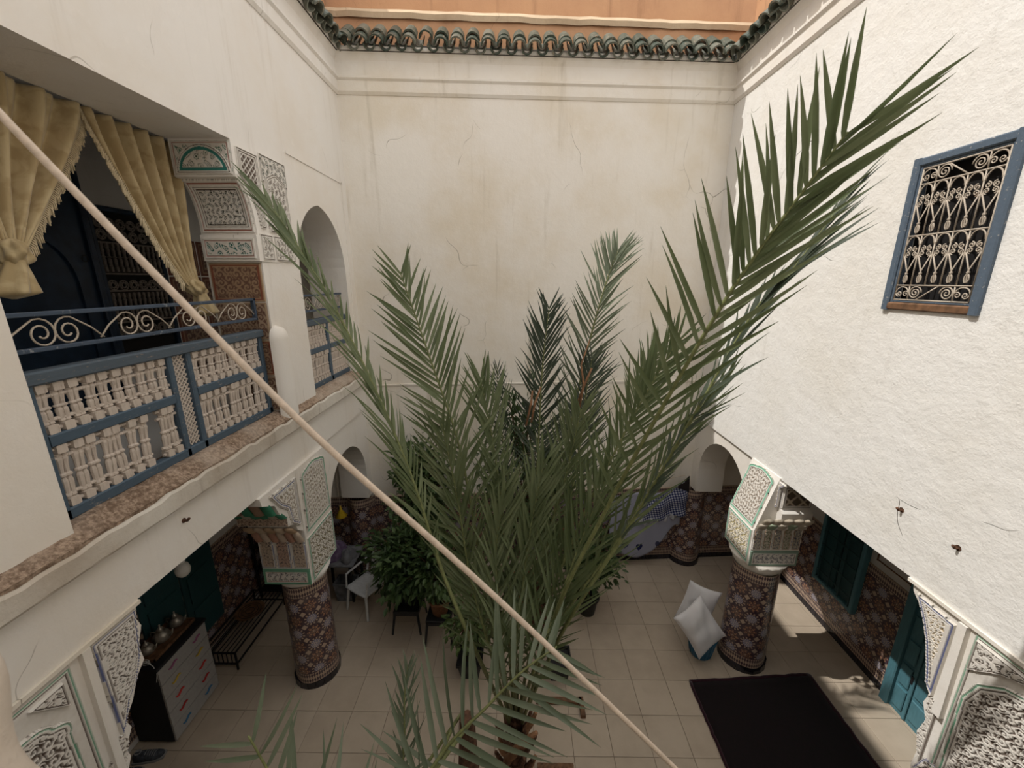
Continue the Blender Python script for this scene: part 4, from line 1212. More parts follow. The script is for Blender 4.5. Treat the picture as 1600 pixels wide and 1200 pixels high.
bk = thing('laundry_basket', (2.66, 4.62, 0), 'blue plastic basket under the white pillows', 'basket')
n = 24; pr = [(.13, 0), (.135, .01), (.165, .16), (.18, .30), (.19, .31), (.185, .32), (.17, .30), (.155, .16), (.125, .02), (.02, .018)]
MB().lathe(pr, (2.66, 4.62, 0), 28).build('tub', M['blue_plastic'], bk, smooth=True)
MB().lathe([(.184, .295), (.198, .30), (.198, .318), (.184, .322)], (2.66, 4.62, 0), 28).build('rim', M['blue_plastic'], bk)
for k in range(20):
    t = 2 * PI * k / 20
    MB().bar((2.66 + .14 * math.cos(t), 4.62 + .14 * math.sin(t), .02), (2.66 + .186 * math.cos(t), 4.62 + .186 * math.sin(t), .29), .012).build('rib', M['blue_plastic'], bk)
def pillow(label, c, ax, ay, w, h, th, seed):
    c = np.array(c, float); ax = nrm(ax); n_ = nrm(np.cross(ax, nrm(ay))); ay = np.cross(n_, ax)
    rg = np.random.default_rng(seed); ph = rg.uniform(0, 6, 8)
    def S(u, v):
        a = u * 2 - 1; side = np.where(v < .5, 1, -1); b = np.where(v < .5, v * 4 - 1, 3 - v * 4)
        pin = 1 - .09 * (1 - a * a) - 0; pin2 = 1 - .10 * (1 - b * b)
        puff = np.clip((1 - a ** 4) * (1 - b ** 4), 0, 1) ** .55
        wr = .009 * np.sin(3 * a + 4 * b + ph[0]) + .006 * np.sin(7 * a - 3 * b * a + ph[1]) + .004 * np.sin(9 * b + 5 * a + ph[2])
        z = side * (puff * th / 2 + wr * puff)
        X_ = a * w / 2 * pin2; Y_ = b * h / 2 * pin
        P = [c[i] + ax[i] * X_ + ay[i] * Y_ + n_[i] * z for i in range(3)]
        return tuple(P)
    mb = MB(); mb.grid(S, 36, 61)
    r = thing('pillow', c - np.array([0, 0, h * .3]), label, 'pillow', None)
    mb.build('cover', M['pillow'], r, smooth=True)
    e = MB()
    P = []
    for a, b in [(x, -1) for x in np.linspace(-1, 1, 12)] + [(1, x) for x in np.linspace(-.9, 1, 10)] + [(x, 1) for x in np.linspace(.9, -1, 12)] + [(-1, x) for x in np.linspace(.9, -1, 10)]:
        P.append(c + ax * a * w / 2 * (1 - .10 * (1 - b * b)) + ay * b * h / 2 * (1 - .09 * (1 - a * a)))
    e.tube(P, .006, 5).build('seam', M['pillow'], r, smooth=True)
pillow('white pillow leaning forward on the blue basket, nearer the viewer', (2.54, 4.50, .58), (.42, -.12, -.66), (.62, .30, .5), .70, .50, .17, 1)
pillow('white pillow behind, wedged against the tiled column', (2.66, 4.84, .62), (.30, .1, .9), (.8, -.2, -.35), .62, .46, .15, 5)

def printmat(name, kind):
    m = Mat(name, .85, .15); u, v = m.uv()
    if kind == 'gingham':
        a = (u / .046).fract().lt(.5); b = (v / .046).fract().lt(.5)
        s = a + b
        col = m.mix(s.gt(.5), (.52, .53, .57), (.12, .14, .27)); col = m.mix(s.gt(1.5), col, (.018, .022, .07))
        m.color(col)
    else:
        def heart(cu, cv, s):
            x = (u - cu) / s; y = (v - cv) / s
            ax_ = x.abs()
            y2 = y - (ax_ * 1.0).sqrt() * .62
            return (x * x + y2 * y2).lt(.55)
        lo = (.33, .34, .43)
        col = m.mix(heart(.58, .40, .085), lo, (.018, .022, .09))
        col = m.mix(heart(.30, .48, .095), col, (.05, .055, .11))
        col = m.mix(heart(.92, .50, .10), col, (.06, .065, .12))
        col = m.mix(heart(.34, .20, .05), col, (.62, .62, .66))
        col = m.mix(heart(.06, .28, .08), col, (.018, .022, .09))
        m.color(col)
    return m.m
M['gingham'] = printmat('blue_gingham_print', 'gingham'); M['hearts'] = printmat('heart_print', 'hearts')
M['lace'] = plain('white_lace', (.50, .50, .54), .9, .2, 60)
ln = thing('clothes_line', (2.2, 6.42, 1.8), 'thin line strung along the back wall holding the cloths', 'cord')
MB().tube([(-.6, 6.3, 1.9), (.9, 6.34, 1.68), (2.0, 6.38, 1.66), (3.0, 6.44, 1.88)], .006, 5).build('cord', M['rope'], ln)
hs = thing('heart_print_sheet', (2.3, 6.4, .3), 'lavender sheet printed with navy hearts hanging by the back wall', 'sheet')
def sheet(u, v):
    # v up; the right edge runs slanting to the lower left
    zt = 1.62 - .12 * (1 - u); zb = .24 + .62 * sstep(.42, 1, u) ** 1.1 + .05 * np.sin(u * 9)
    z = zb + (zt - zb) * v
    return (1.70 + 1.28 * u, 6.34 + .07 * u + .035 * np.sin(u * 15 + v * 2) * (1 - .3 * v) + .03 * np.sin(u * 6), z)
mb = MB(); mb.grid(sheet, 50, 34); mb.uv = [(x - 1.70, z) for x, y, z in mb.v]; mb.hasuv = True
o = mb.build('sheet', M['hearts'], hs, smooth=True, fixn=False); o.modifiers.new('thickness', 'SOLIDIFY').thickness = .004
gh = thing('gingham_cloth', (2.6, 6.4, 1.1), 'blue and white gingham cloth with dark corner hanging over the heart sheet', 'cloth')
def ging(u, v):
    zt = 1.50 + .38 * u ** 1.5; zb = 1.02 + .12 * u + .02 * np.sin(u * 12)
    z = zb + (zt - zb) * v
    return (2.26 + .08 * v + (.78 - .08 * v + .0 * u) * u, 6.28 + .09 * u + .03 * np.sin(u * 12 + v) + .015 * np.sin(v * 9), z)
mb = MB(); mb.grid(ging, 40, 28); mb.uv = [(x + z * .3, z - x * .3) for x, y, z in mb.v]; mb.hasuv = True
o = mb.build('cloth', M['gingham'], gh, smooth=True, fixn=False); o.modifiers.new('thickness', 'SOLIDIFY').thickness = .004
mb = MB(); mb.add([(2.82, 6.32, 1.70), (3.05, 6.34, 1.60), (3.03, 6.35, 1.90), (2.82, 6.34, 1.70), (3.05, 6.36, 1.60), (3.03, 6.37, 1.90)], [(0,1,2),(5,4,3),(0,3,4,1),(1,4,5,2),(2,5,3,0)])
mb.build('dark_corner', M['rug'], gh)
mb = MB(); mb.grid(lambda u, v: (2.2 + .84 * u, 6.31 + .09 * u + .03 * np.sin(u * 40), .95 + .12 * u + .10 * v + .02 * np.sin(u * 30)), 60, 5)
o = mb.build('lace_trim', M['lace'], gh, smooth=True, fixn=False); o.modifiers.new('thickness', 'SOLIDIFY').thickness = .003

# ------------------------------------------------------------------ chest of drawers and what stands on it
ch = thing('chest_of_drawers', (-4.15, 3.71, 0), 'white fronted chest of drawers with coloured wavy handles under the balcony', 'chest of drawers')
cy0, cy1, cx0, cx1, cz = 3.37, 4.05, -4.38, -3.95, 1.09
MB().cbox((cx0, cy0, .03), (cx1, cy1, cz - .04), .008).build('carcass', M['black_metal'], ch)
MB().cbox((cx0 - .01, cy0 - .015, cz - .04), (cx1 + .03, cy1 + .015, cz), .008).build('top', M['black_metal'], ch)
HC = [(.30, .10, .20), (.55, .38, .06), (.50, .035, .03), (.36, .015, .015), (.05, .16, .30)]
dh = (cz - .08) / 5
for q in range(5):
    z1_ = cz - .05 - dh * q; z0_ = z1_ - dh + .008
    d = MB().cbox((cx1, cy0 + .004, z0_), (cx1 + .02, cy1 - .004, z1_), .003).build('drawer', M['laminate'], ch)
    hm = plain('handle_paint_%d' % q, HC[q], .4, .05)
    for yc in (cy0 + .17, cy1 - .17):
        P = [(cx1 + .032, yc + t * .062, (z0_ + z1_) / 2 + .02 + .016 * math.sin(t * 3.0)) for t in np.linspace(-1, 1, 10)]
        MB().tube(P, [.004] + [.011] * 8 + [.004], 6).build('handle', hm, d, smooth=True)
for y in (cy0 + .02, cy1 - .05):
    for x in (cx0 + .02, cx1 - .05): MB().box((x, y, 0), (x + .03, y + .03, .035)).build('foot', M['black_metal'], ch)
tr = thing('wooden_tray', (-4.17, 3.74, cz), 'brown wooden tray lying on the chest of drawers', 'tray')
MB().cbox((-4.33, 3.46, cz), (-4.03, 4.02, cz + .012), .004).build('bottom', M['wood'], tr)
for a, b in (((-4.34, 3.45), (-4.325, 4.03)), ((-4.035, 3.45), (-4.02, 4.03)), ((-4.34, 3.45), (-4.02, 3.465)), ((-4.34, 4.015), (-4.02, 4.03))):
    MB().box((a[0], a[1], cz), (b[0], b[1], cz + .035)).build('rim', M['wood'], tr)
M['tin'] = plain('dull_silver', (.34, .31, .27), .35, .15, 20, 0, .5, .6)
def teapot(x, y, s, label):
    r = thing('teapot', (x, y, cz + .012), label, 'teapot'); z = cz + .012
    pr = [(.035, 0), (.06, .02), (.068, .05), (.055, .09), (.03, .11), (.034, .118)]
    MB().lathe([(a * s, z + b * s) for a, b in pr], (x, y, 0), 18).build('body', M['tin'], r, smooth=True)
    MB().lathe([(.036 * s, z + .116 * s), (.02 * s, z + .145 * s), (.006 * s, z + .16 * s), (.010 * s, z + .175 * s), (.002, z + .185 * s)], (x, y, 0), 14).build('lid', M['tin'], r, smooth=True)
    MB().tube([(x + .05 * s, y + .01, z + .04 * s), (x + .085 * s, y + .02, z + .07 * s), (x + .10 * s, y + .025, z + .12 * s)], [.014 * s, .010 * s, .006 * s], 8).build('spout', M['tin'], r, smooth=True)
    MB().tube([(x - .05 * s, y, z + .09 * s), (x - .10 * s, y, z + .09 * s), (x - .11 * s, y, z + .05 * s), (x - .06 * s, y, z + .03 * s)], .006 * s, 6).build('handle', M['tin'], r, smooth=True)
teapot(-4.17, 3.93, 1.15, 'dull metal teapot at the far end of the tray')
teapot(-4.16, 3.72, 1.25, 'dull metal teapot in the middle of the tray')
teapot(-4.18, 3.55, 1.0, 'small dull metal teapot at the near end of the tray')
cb = thing('coiled_cable', (-4.05, 3.42, cz), 'small coil of white cable at the near edge of the drawers', 'cable')
MB().tube([(-4.08 + .045 * math.cos(t) * (1 - t / 60), 3.415 + .02 * math.sin(t), cz + .008 + .0035 * t) for t in np.linspace(0, 18, 60)] + [(-3.98, 3.39, cz + .02), (-3.93, 3.365, cz - .05), (-3.95, 3.355, cz - .16)], .0035, 5).build('coil', M['white_plastic'], cb)

# ------------------------------------------------------------------ hanging lamp
lp = thing('pendant_lamp', (-3.5, 3.5, 3.25), 'white bell shaped pendant lamp under the balcony slab', 'lamp')
MB().tube([(-3.5, 3.5, 3.25), (-3.5, 3.5, 2.42)], .005, 5).build('cord', M['black_metal'], lp)
MB().lathe([(.012, 2.44), (.03, 2.41), (.04, 2.37), (.025, 2.34)], (-3.5, 3.5, 0), 16).build('holder', M['ceramic'], lp, smooth=True)
MB().lathe([(.02, 2.35), (.055, 2.33), (.07, 2.28), (.062, 2.23), (.035, 2.20), (.02, 2.195)], (-3.5, 3.5, 0), 18).build('shade', M['ceramic'], lp, smooth=True)

# ------------------------------------------------------------------ slatted metal bench, shoes
bn = thing('metal_bench', (-4.08, 4.9, 0), 'low black slatted metal rack along the shaded left wall', 'bench')
bx0, bx1, by0, by1, bz = -4.33, -3.84, 4.28, 5.42, .28
for a, b in (((bx0, by0), (bx1, by0)), ((bx0, by1), (bx1, by1)), ((bx0, by0), (bx0, by1)), ((bx1, by0), (bx1, by1))):
    for z in (bz, .10): MB().bar((*a, z), (*b, z), .018).build('frame_bar', M['black_metal'], bn)
for x in (bx0, bx1):
    for y in (by0, by1): MB().bar((x, y, 0), (x, y, bz + .01), .02).build('leg', M['black_metal'], bn)
for k in range(1, 8):
    x = bx0 + (bx1 - bx0) * k / 8
    MB().bar((x, by0, bz), (x, by1, bz), .010).build('slat', M['black_metal'], bn)
    MB().bar((x, by0, .10), (x, by0, bz), .010).build('end_bar', M['black_metal'], bn)
tray = thing('round_brass_tray', (-4.08, 5.0, .29), 'dark engraved round tray lying on the metal rack', 'tray')
MB().lathe([(.19, .293), (.20, .31), (.19, .312), (.17, .302), (.0, .30)], (-4.09, 4.98, 0), 30).build('dish', M['wood'], tray, smooth=True)
for R in (.06, .11, .15): MB().tube([(-4.09 + R * math.cos(t), 4.98 + R * math.sin(t), .304) for t in np.linspace(0, 2 * PI, 26)], .004, 4).build('engraved_ring', M['black_metal'], tray)
M['shoe'] = plain('dark_grey_mesh', (.045, .05, .06), .8, .4, 40); M['sole'] = plain('grey_rubber', (.22, .22, .22), .8, .1)
def shoe(x, y, a, label):
    r = thing('shoe', (x, y, 0), label, 'shoe', 'pair of trainers by the drawers')
    ca, sa = math.cos(a), math.sin(a)
    def R(p, q, z): return (x + ca * p - sa * q, y + sa * p + ca * q, z)
    L = .29
    def wd(t): return .032 + .018 * math.sin(PI * min(1, t * 1.05)) + .012 * (t > .55) * math.sin(PI * (t - .55) / .45)
    up = MB(); so = MB()
    ns = 16
    for i in range(ns + 1):
        t = i / ns; w = wd(t) * (1 if .03 < t < .97 else .6); h = .10 - .055 * float(sstep(.25, .9, t)) if t > .02 else .07
        for k in range(9):
            b = PI * k / 8
            up.v.append(R((t - .5) * L, w * math.cos(b), .022 + h * math.sin(b) ** .8)); up.uv.append((0, 0)); up.c.append((1, 1, 1))
    up.f = [(i*9+k, i*9+k+1, i*9+10+k, i*9+9+k) for i in range(ns) for k in range(8)] + [tuple(range(9)), tuple(range(ns*9, ns*9+9))]
    up.build('upper', M['shoe'], r, smooth=True)
    loop = [((i / 16 - .5) * (L + .012), wd(i / 16) + .006) for i in range(17)] + [((i / 16 - .5) * (L + .012), -wd(i / 16) - .006) for i in range(16, -1, -1)]
    so.poly([R(p, q, 0)[:2] for p, q in loop], .0, .026, 'z').build('sole', M['sole'], r)
    for k in range(5):
        t = .45 + k * .07; w = wd(t) * .6; z = .022 + (.10 - .055 * float(sstep(.25, .9, t))) + .003
        MB().tube([R((t - .5) * L, -w, z - .012), R((t - .49) * L, 0, z), R((t - .48) * L, w, z - .012)], .003, 4).build('lace', M['sole'], r)
    MB().lathe([(.030, .118), (.034, .125), (.030, .130), (.022, .110)], R(-.09, 0, 0), 14).build('collar', M['sole'], r, smooth=True)
shoe(-4.12, 3.22, .25, 'dark grey trainer nearer the chest of drawers')
shoe(-4.22, 3.04, .35, 'dark grey trainer nearer the carved pier')

# ------------------------------------------------------------------ far left corner under the gallery
sh = thing('metal_shelf', (-4.08, 5.75, 0), 'black shelf unit in the dark far left corner', 'shelf')
for x in (-4.33, -3.82):
    for y in (5.58, 5.98): MB().bar((x, y, 0), (x, y, 1.5), .03).build('upright', M['black_metal'], sh)
for z in (.12, .55, .95, 1.35): MB().cbox((-4.35, 5.56, z), (-3.80, 6.0, z + .02), .004).build('shelf_board', M['black_metal'], sh)
def tub(x, y, z, w, h, mat, label, name='plastic_tub'):
    r = thing(name, (x, y, z), label, 'tub')
    a = .8
    v = [(-w*a, -w*a*.7, 0), (w*a, -w*a*.7, 0), (w*a, w*a*.7, 0), (-w*a, w*a*.7, 0), (-w, -w*.7, h), (w, -w*.7, h), (w, w*.7, h), (-w, w*.7, h)]
    vi = [(-w*.92, -w*.62, h), (w*.92, -w*.62, h), (w*.92, w*.62, h), (-w*.92, w*.62, h), (-w*.74, -w*.5, .02), (w*.74, -w*.5, .02), (w*.74, w*.5, .02), (-w*.74, w*.5, .02)]
    f = [(0,3,2,1),(0,1,5,4),(1,2,6,5),(2,3,7,6),(3,0,4,7)] + [(4+k, 4+(k+1) % 4, 8+(k+1) % 4, 8+k) for k in range(4)] + [(8+k, 8+(k+1) % 4, 12+(k+1) % 4, 12+k) for k in range(4)] + [(12,13,14,15)]
    MB().add([(p[0]+x, p[1]+y, p[2]+z) for p in v + vi], f).build('body', M[mat], r)
    MB().tube([(x-w*1.02, y-w*.72, z+h), (x+w*1.02, y-w*.72, z+h), (x+w*1.02, y+w*.72, z+h), (x-w*1.02, y+w*.72, z+h), (x-w*1.02, y-w*.72, z+h)], .008, 5).build('rim', M[mat], r)
tub(-4.08, 5.77, 1.37, .18, .16, 'amber', 'ochre tub on top of the black corner shelf')
tub(-4.05, 5.76, .97, .17, .14, 'amber', 'ochre tub on the second board of the corner shelf')
tub(-4.1, 5.77, .57, .17, .2, 'black_plastic', 'black tub low on the corner shelf')
M['purple'] = cloth('mauve_cloth', (.10, .06, .13), (.20, .15, .23), .9, 12); M['grey_cloth'] = cloth('grey_cloth', (.10, .10, .11), (.20, .20, .21), .9, 9)
tb = thing('side_table', (-2.98, 5.72, 0), 'small grey table heaped with laundry near the left back arch', 'table')
MB().cbox((-3.3, 5.45, .70), (-2.66, 5.98, .73), .006).build('table_top', M['grey_cloth'], tb)
for x in (-3.25, -2.72):
    for y in (5.5, 5.93): MB().bar((x, y, 0), (x, y, .70), .035).build('leg', M['black_metal'], tb)
def heap(x, y, z, rx, ry, h, mat, seed, label):
    rg = np.random.default_rng(seed); ph = rg.uniform(0, 6.3, 6)
    def S(u, v):
        t = 2 * PI * u; q = np.sin(v * PI / 2)
        w = 1 + .18 * np.sin(3 * t + ph[0]) + .12 * np.sin(5 * t + 4 * v + ph[1])
        return (x + rx * q * w * np.cos(t), y + ry * q * w * np.sin(t), z + h * np.cos(v * PI / 2) * (1 + .25 * np.sin(4 * t + ph[2]) * v + .2 * np.sin(7 * t + ph[3]) * v) + .002)
    mb = MB(); mb.grid(S, 34, 14); r = mb.build('folded_laundry', M[mat], None, smooth=True, loc=(x, y, z)); tag(r, label, 'laundry')
heap(-3.08, 5.70, .73, .19, .20, .26, 'purple', 3, 'crumpled mauve laundry on the grey table')
heap(-2.80, 5.66, .73, .12, .16, .17, 'grey_cloth', 4, 'crumpled grey laundry on the grey table beside the white chair')
tub(-2.86, 5.6, 0, .17, .34, 'grey_cloth', 'dark grey bin under the laundry table', 'waste_bin')
fn = thing('yellow_funnel', (-3.03, 5.98, 1.28), 'yellow plastic funnel hanging behind the painted capital', 'funnel')
MB().lathe([(.09, 1.30), (.095, 1.31), (.02, 1.43), (.012, 1.50), (.008, 1.50), (.015, 1.43), (.085, 1.315)], (-3.0, 5.98, 0), 18).build('cone', M['yellow'], fn, smooth=True)
MB().tube([(-3.0, 5.98, 1.49), (-3.0, 5.98, 2.4)], .003, 4).build('string', M['rope'], fn)
# white plastic chair
wc = thing('plastic_chair', (-2.44, 5.42, 0), 'white plastic garden chair behind the potted shrub', 'chair')
cx, cy, ca, sa = -2.44, 5.42, math.cos(-.5), math.sin(-.5)
def R2(p, q, z): return (cx + ca * p - sa * q, cy + sa * p + ca * q, z)
mb = MB(); mb.grid(lambda u, v: (cx + ca * (u - .5) * .46 - sa * (v - .5) * .44, cy + sa * (u - .5) * .46 + ca * (v - .5) * .44, .42 + .015 * ((u - .5) * 2) ** 2 - .02 * v), 10, 10)
o = mb.build('seat', M['white_plastic'], wc, smooth=True); o.modifiers.new('thickness', 'SOLIDIFY').thickness = .02
for p in (-.2, .2):
    for q in (-.19, .2): MB().tube([R2(p * 1.2, q * 1.2, 0), R2(p, q, .41)], [.018, .024], 6).build('leg', M['white_plastic'], wc)
    MB().tube([R2(p * 1.1, .2, .42), R2(p * 1.08, .26, .7), R2(p * .9, .32, .96)], .02, 6).build('back_post', M['white_plastic'], wc)
    MB().tube([R2(p * 1.15, -.2, .42), R2(p * 1.2, -.18, .64), R2(p * 1.2, .1, .66), R2(p * 1.1, .26, .68)], .018, 6).build('armrest', M['white_plastic'], wc)
MB().tube([R2(-.19, .32, .94), R2(-.1, .345, 1.0), R2(.1, .345, 1.0), R2(.19, .32, .94)], .026, 6).build('top_rail', M['white_plastic'], wc)
for k in range(5):
    p = -.13 + .065 * k
    MB().bar(R2(p, .225, .43), R2(p, .335, .98), .036, .014, (ca, sa, 0)).build('back_slat', M['white_plastic'], wc)

# ------------------------------------------------------------------ stools, pots, shrubs
def stool(x, y, h, w, label, back=False):
    r = thing('plastic_stool', (x, y, 0), label, 'stool')
    MB().cbox((x - w, y - w, h - .03), (x + w, y + w, h), .008).build('seat', M['black_plastic'], r)
    for a in (-1, 1):
        for b in (-1, 1): MB().tube([(x + a * w * 1.12, y + b * w * 1.12, 0), (x + a * w * .88, y + b * w * .88, h - .02)], [.016, .022], 6).build('leg', M['black_plastic'], r)
    for a in (-1, 1):
        MB().bar((x + a * w * .95, y - w, h - .06), (x + a * w * .95, y + w, h - .06), .016, .05).build('apron', M['black_plastic'], r)
        MB().bar((x - w, y + a * w * .95, h - .06), (x + w, y + a * w * .95, h - .06), .016, .05).build('apron', M['black_plastic'], r)
stool(-1.66, 5.08, .40, .19, 'black plastic stool under the leafy shrub nearest the white chair')
stool(-1.13, 4.86, .44, .18, 'black plastic stool under the terracotta pot by the palm')
def pot(x, y, z, r0, h, mat, label, square=False):
    r = thing('plant_pot', (x, y, z), label, 'plant pot')
    n = 4 if square else 22
    k = 1.35 if square else 1
    mb = MB().lathe([(r0 * .7 * k, z), (r0 * .95 * k, z + h * .86), (r0 * 1.06 * k, z + h * .87), (r0 * 1.06 * k, z + h), (r0 * .92 * k, z + h), (r0 * .88 * k, z + h * .86)], (x, y, 0), n)
    if square:
        mb.v = [(x + (a - x) * math.cos(.785) - (b - y) * math.sin(.785), y + (a - x) * math.sin(.785) + (b - y) * math.cos(.785), c) for a, b, c in mb.v]
    mb.build('vessel', M[mat], r, smooth=not square)
    MB().lathe([(.01, z + h * .83), (r0 * .9, z + h * .84), (r0 * .9, z + h * .85), (.01, z + h * .87)], (x, y, 0), 16).build('soil', M['soil'], r)
    return r
def shrub(x, y, z0, zc, rx, ry, rz, nl, seed, label, drop=.0, size=.075):
    """woody stem with branches, each tipped with leaves"""
    rg = np.random.default_rng(seed)
    r = thing('leafy_shrub', (x, y, z0), label, 'shrub')
    st = MB(); c = np.array([x, y, zc])
    st.tube([(x, y, z0), (x + .03, y, (z0 + zc) / 2), (x, y + .02, zc)], [.028, .022, .014], 7)
    tips = []
    for k in range(34):
        d = nrm(rg.normal(0, 1, 3)); d[2] = d[2] * .9 + .15
        e = c + d * np.array([rx, ry, rz]) * rg.uniform(.55, .98)
        b0 = np.array([x, y, z0 + (zc - z0) * rg.uniform(.45, 1.0)])
        m = (b0 + e) / 2 + np.array([0, 0, .10])
        st.tube([b0, m, e], [.011, .008, .004], 5, False); tips.append((b0, m, e))
    st.build('branches', M['bark'], r)
    lf = MB()
    V = []; Fq = []
    for k in range(nl):
        b0, m, e = tips[rg.integers(len(tips))]
        t = rg.uniform(.35, 1.05); p = (1-t)**2 * b0 + 2*t*(1-t) * m + t*t * e + rg.normal(0, .055, 3) * np.array([1.3, 1.3, 1.1])
        p[2] -= drop * rg.uniform(0, 1) * np.hypot(p[0] - x, p[1] - y)
        d = nrm(p - c + rg.normal(0, .35, 3) * np.array([rx, ry, rz])); d[2] -= .35; d = nrm(d)
        s = nrm(np.cross(d, [0, 0, 1]) + rg.normal(0, .25, 3)); nn = nrm(np.cross(s, d))
        L = size * rg.uniform(.7, 1.25); w = L * .26
        o = len(V)
        V += [p, p + d * L * .4 + s * w + nn * .15 * w, p + d * L * .4 - s * w + nn * .15 * w, p + d * L * .45 - nn * w * .12, p + d * L * .8 + s * w * .55 - nn * w * .2, p + d * L * .8 - s * w * .55 - nn * w * .2, p + d * L - nn * w * .6]
        Fq += [(o, o+1, o+3), (o, o+3, o+2), (o+1, o+4, o+3), (o+3, o+4, o+6), (o+3, o+6, o+5), (o+2, o+3, o+5)]
    lf.add(V, Fq)
    stuff(lf.build('foliage', M['leaf'], r, fixn=False))
pot(-1.66, 5.08, .40, .15, .24, 'black_plastic', 'black pot of the leafy shrub nearest the white chair')
shrub(-1.62, 5.04, .62, 1.2, .72, .5, .62, 3000, 11, 'low spreading leafy shrub in a black pot before the white chair', .35, .115)
pot(-1.13, 4.86, .44, .16, .26, 'terracotta', 'terracotta pot standing on a black stool by the palm')
shrub(-1.13, 4.88, .68, 1.15, .5, .45, .6, 1700, 12, 'upright leafy shrub in the terracotta pot', .1, .11)
pot(-1.6, 5.75, 0, .2, .4, 'terracotta', 'terracotta pot on the floor by the back wall behind the shrubs')
shrub(-1.6, 5.78, .38, 1.85, .66, .4, 1.2, 3400, 13, 'tall dark leafy tree by the back wall left of the palm', .05, .105)
pot(.15, 5.6, 0, .22, .42, 'terracotta', 'terracotta pot by the back wall behind the palm')
shrub(.15, 5.65, .4, 2.1, 1.0, .4, 1.75, 3300, 14, 'tall leafy tree by the back wall hidden behind the palm', .05, .10)
pot(1.15, 5.35, 0, .18, .32, 'black_plastic', 'round black pot right of the palm by the heart sheet')
shrub(1.15, 5.35, .30, .95, .5, .45, .62, 1500, 15, 'leafy shrub right of the palm in front of the heart sheet', .25, .10)
pot(.58, 4.28, 0, .16, .30, 'black_plastic', 'square black planter right of the palm trunk', True)
pot(-.62, 4.3, 0, .17, .28, 'black_plastic', 'square black planter left of the palm trunk', True)
shrub(-.62, 4.3, .25, .8, .32, .3, .45, 700, 16, 'small leafy plant in the square black planter left of the palm', .1, .09)
pk = thing('timber_plank', (.55, 3.9, 0), 'weathered timber plank lying right of the palm trunk', 'plank')
MB().cbox((.26, 3.86, 0), (.84, 3.93, .05), .006).build('board', M['wood'], pk)
MB().cbox((.80, 3.7, 0), (.86, 3.93, .05), .006).build('end_block', M['wood'], pk)
mt = thing('coir_mat', (.44, 3.12, 0), 'brown coir mat on the floor at the palm foot', 'mat')
mb = MB(); mb.grid(lambda u, v: (.24 + .4 * u, 3.02 + .2 * v, .012 + .004 * np.sin(u * 60) * np.sin(v * 30)), 50, 24); o = mb.build('weave', M['wood'], mt); o.modifiers.new('thickness', 'SOLIDIFY').thickness = .01

# ------------------------------------------------------------------ cord across the courtyard, hooks
P = [at(-95, 75, .70), at(0, 178, .72), at(135, 318, .76), at(270, 457, .80), at(500, 688, .88), at(780, 938, 1.02), at(1050, 1196, 1.22), at(1180, 1330, 1.36)]
a0 = P[0] + (P[0] - P[1]) * ((XL + .0 - P[0][0]) / (P[0][0] - P[1][0])) 
cd = thing('taut_cord', a0, 'thick beige cord stretched diagonally across the courtyard', 'cord')
end = P[-1] + (P[-1] - P[-2]) * ((XR - P[-1][0]) / (P[-1][0] - P[-2][0]))
MB().tube([a0] + spline(P, 40) + [end], .0073, 10).build('cord', M['rope'], cd, smooth=True)
MB().tube([a0 + np.array([-.03, 0, 0]), a0 + np.array([.03, 0, .01]), a0 + np.array([.04, 0, -.02])], .008, 6).build('hook', M['black_metal'], cd)
def hook(x, y, z, s, label):
    r = thing('wall_hook', (x, y, z), label, 'hook')
    MB().tube([(x - s * .02, y, z), (x + s * .03, y, z), (x + s * .045, y, z + .02)], .010, 6).build('pin', M['bark'], r)
    MB().lathe([(.022, -.004), (.018, .006)], (x, y, z), 8, 0).build('plate', M['bark'], r)
hook(XL, 2.6, 3.46, 1, 'rusty hook in the fascia below the long railing')
hook(XR, 2.94, 3.38, -1, 'rusty hook in the sunlit wall above the bracket')
hook(XR, 2.5, 3.35, -1, 'rusty hook in the sunlit wall nearer the viewer')
# ------------------------------------------------------------------ date palms
def leaflet_mesh(mat, bend=.12, fold=.35, k=0):
    """unit leaflet: along +Y, length 1, folded along its midrib"""
    mb = MB(); st = [(0, .012), (.06, .024), (.3, .034), (.6, .028), (.85, .013), (1.0, .001)]
    v = []
    for t, w in st:
        z = -bend * t * t
        v += [(-w, t, z + fold * w), (0, t, z), (w, t, z + fold * w)]
    f = []
    for i in range(len(st) - 1):
        a = i * 3
        f += [(a, a+1, a+4, a+3), (a+1, a+2, a+5, a+4)]
    mb.add(v, f)
    me = mb.mesh('leaflet', smooth=True); me.materials.append(M[mat]); return me, np.array(v), f
LM = {m: [leaflet_mesh(m, b, .4) for b in (.02, .08, .16)] for m in ('leaflet', 'leaflet_grey', 'leaflet_dark')}

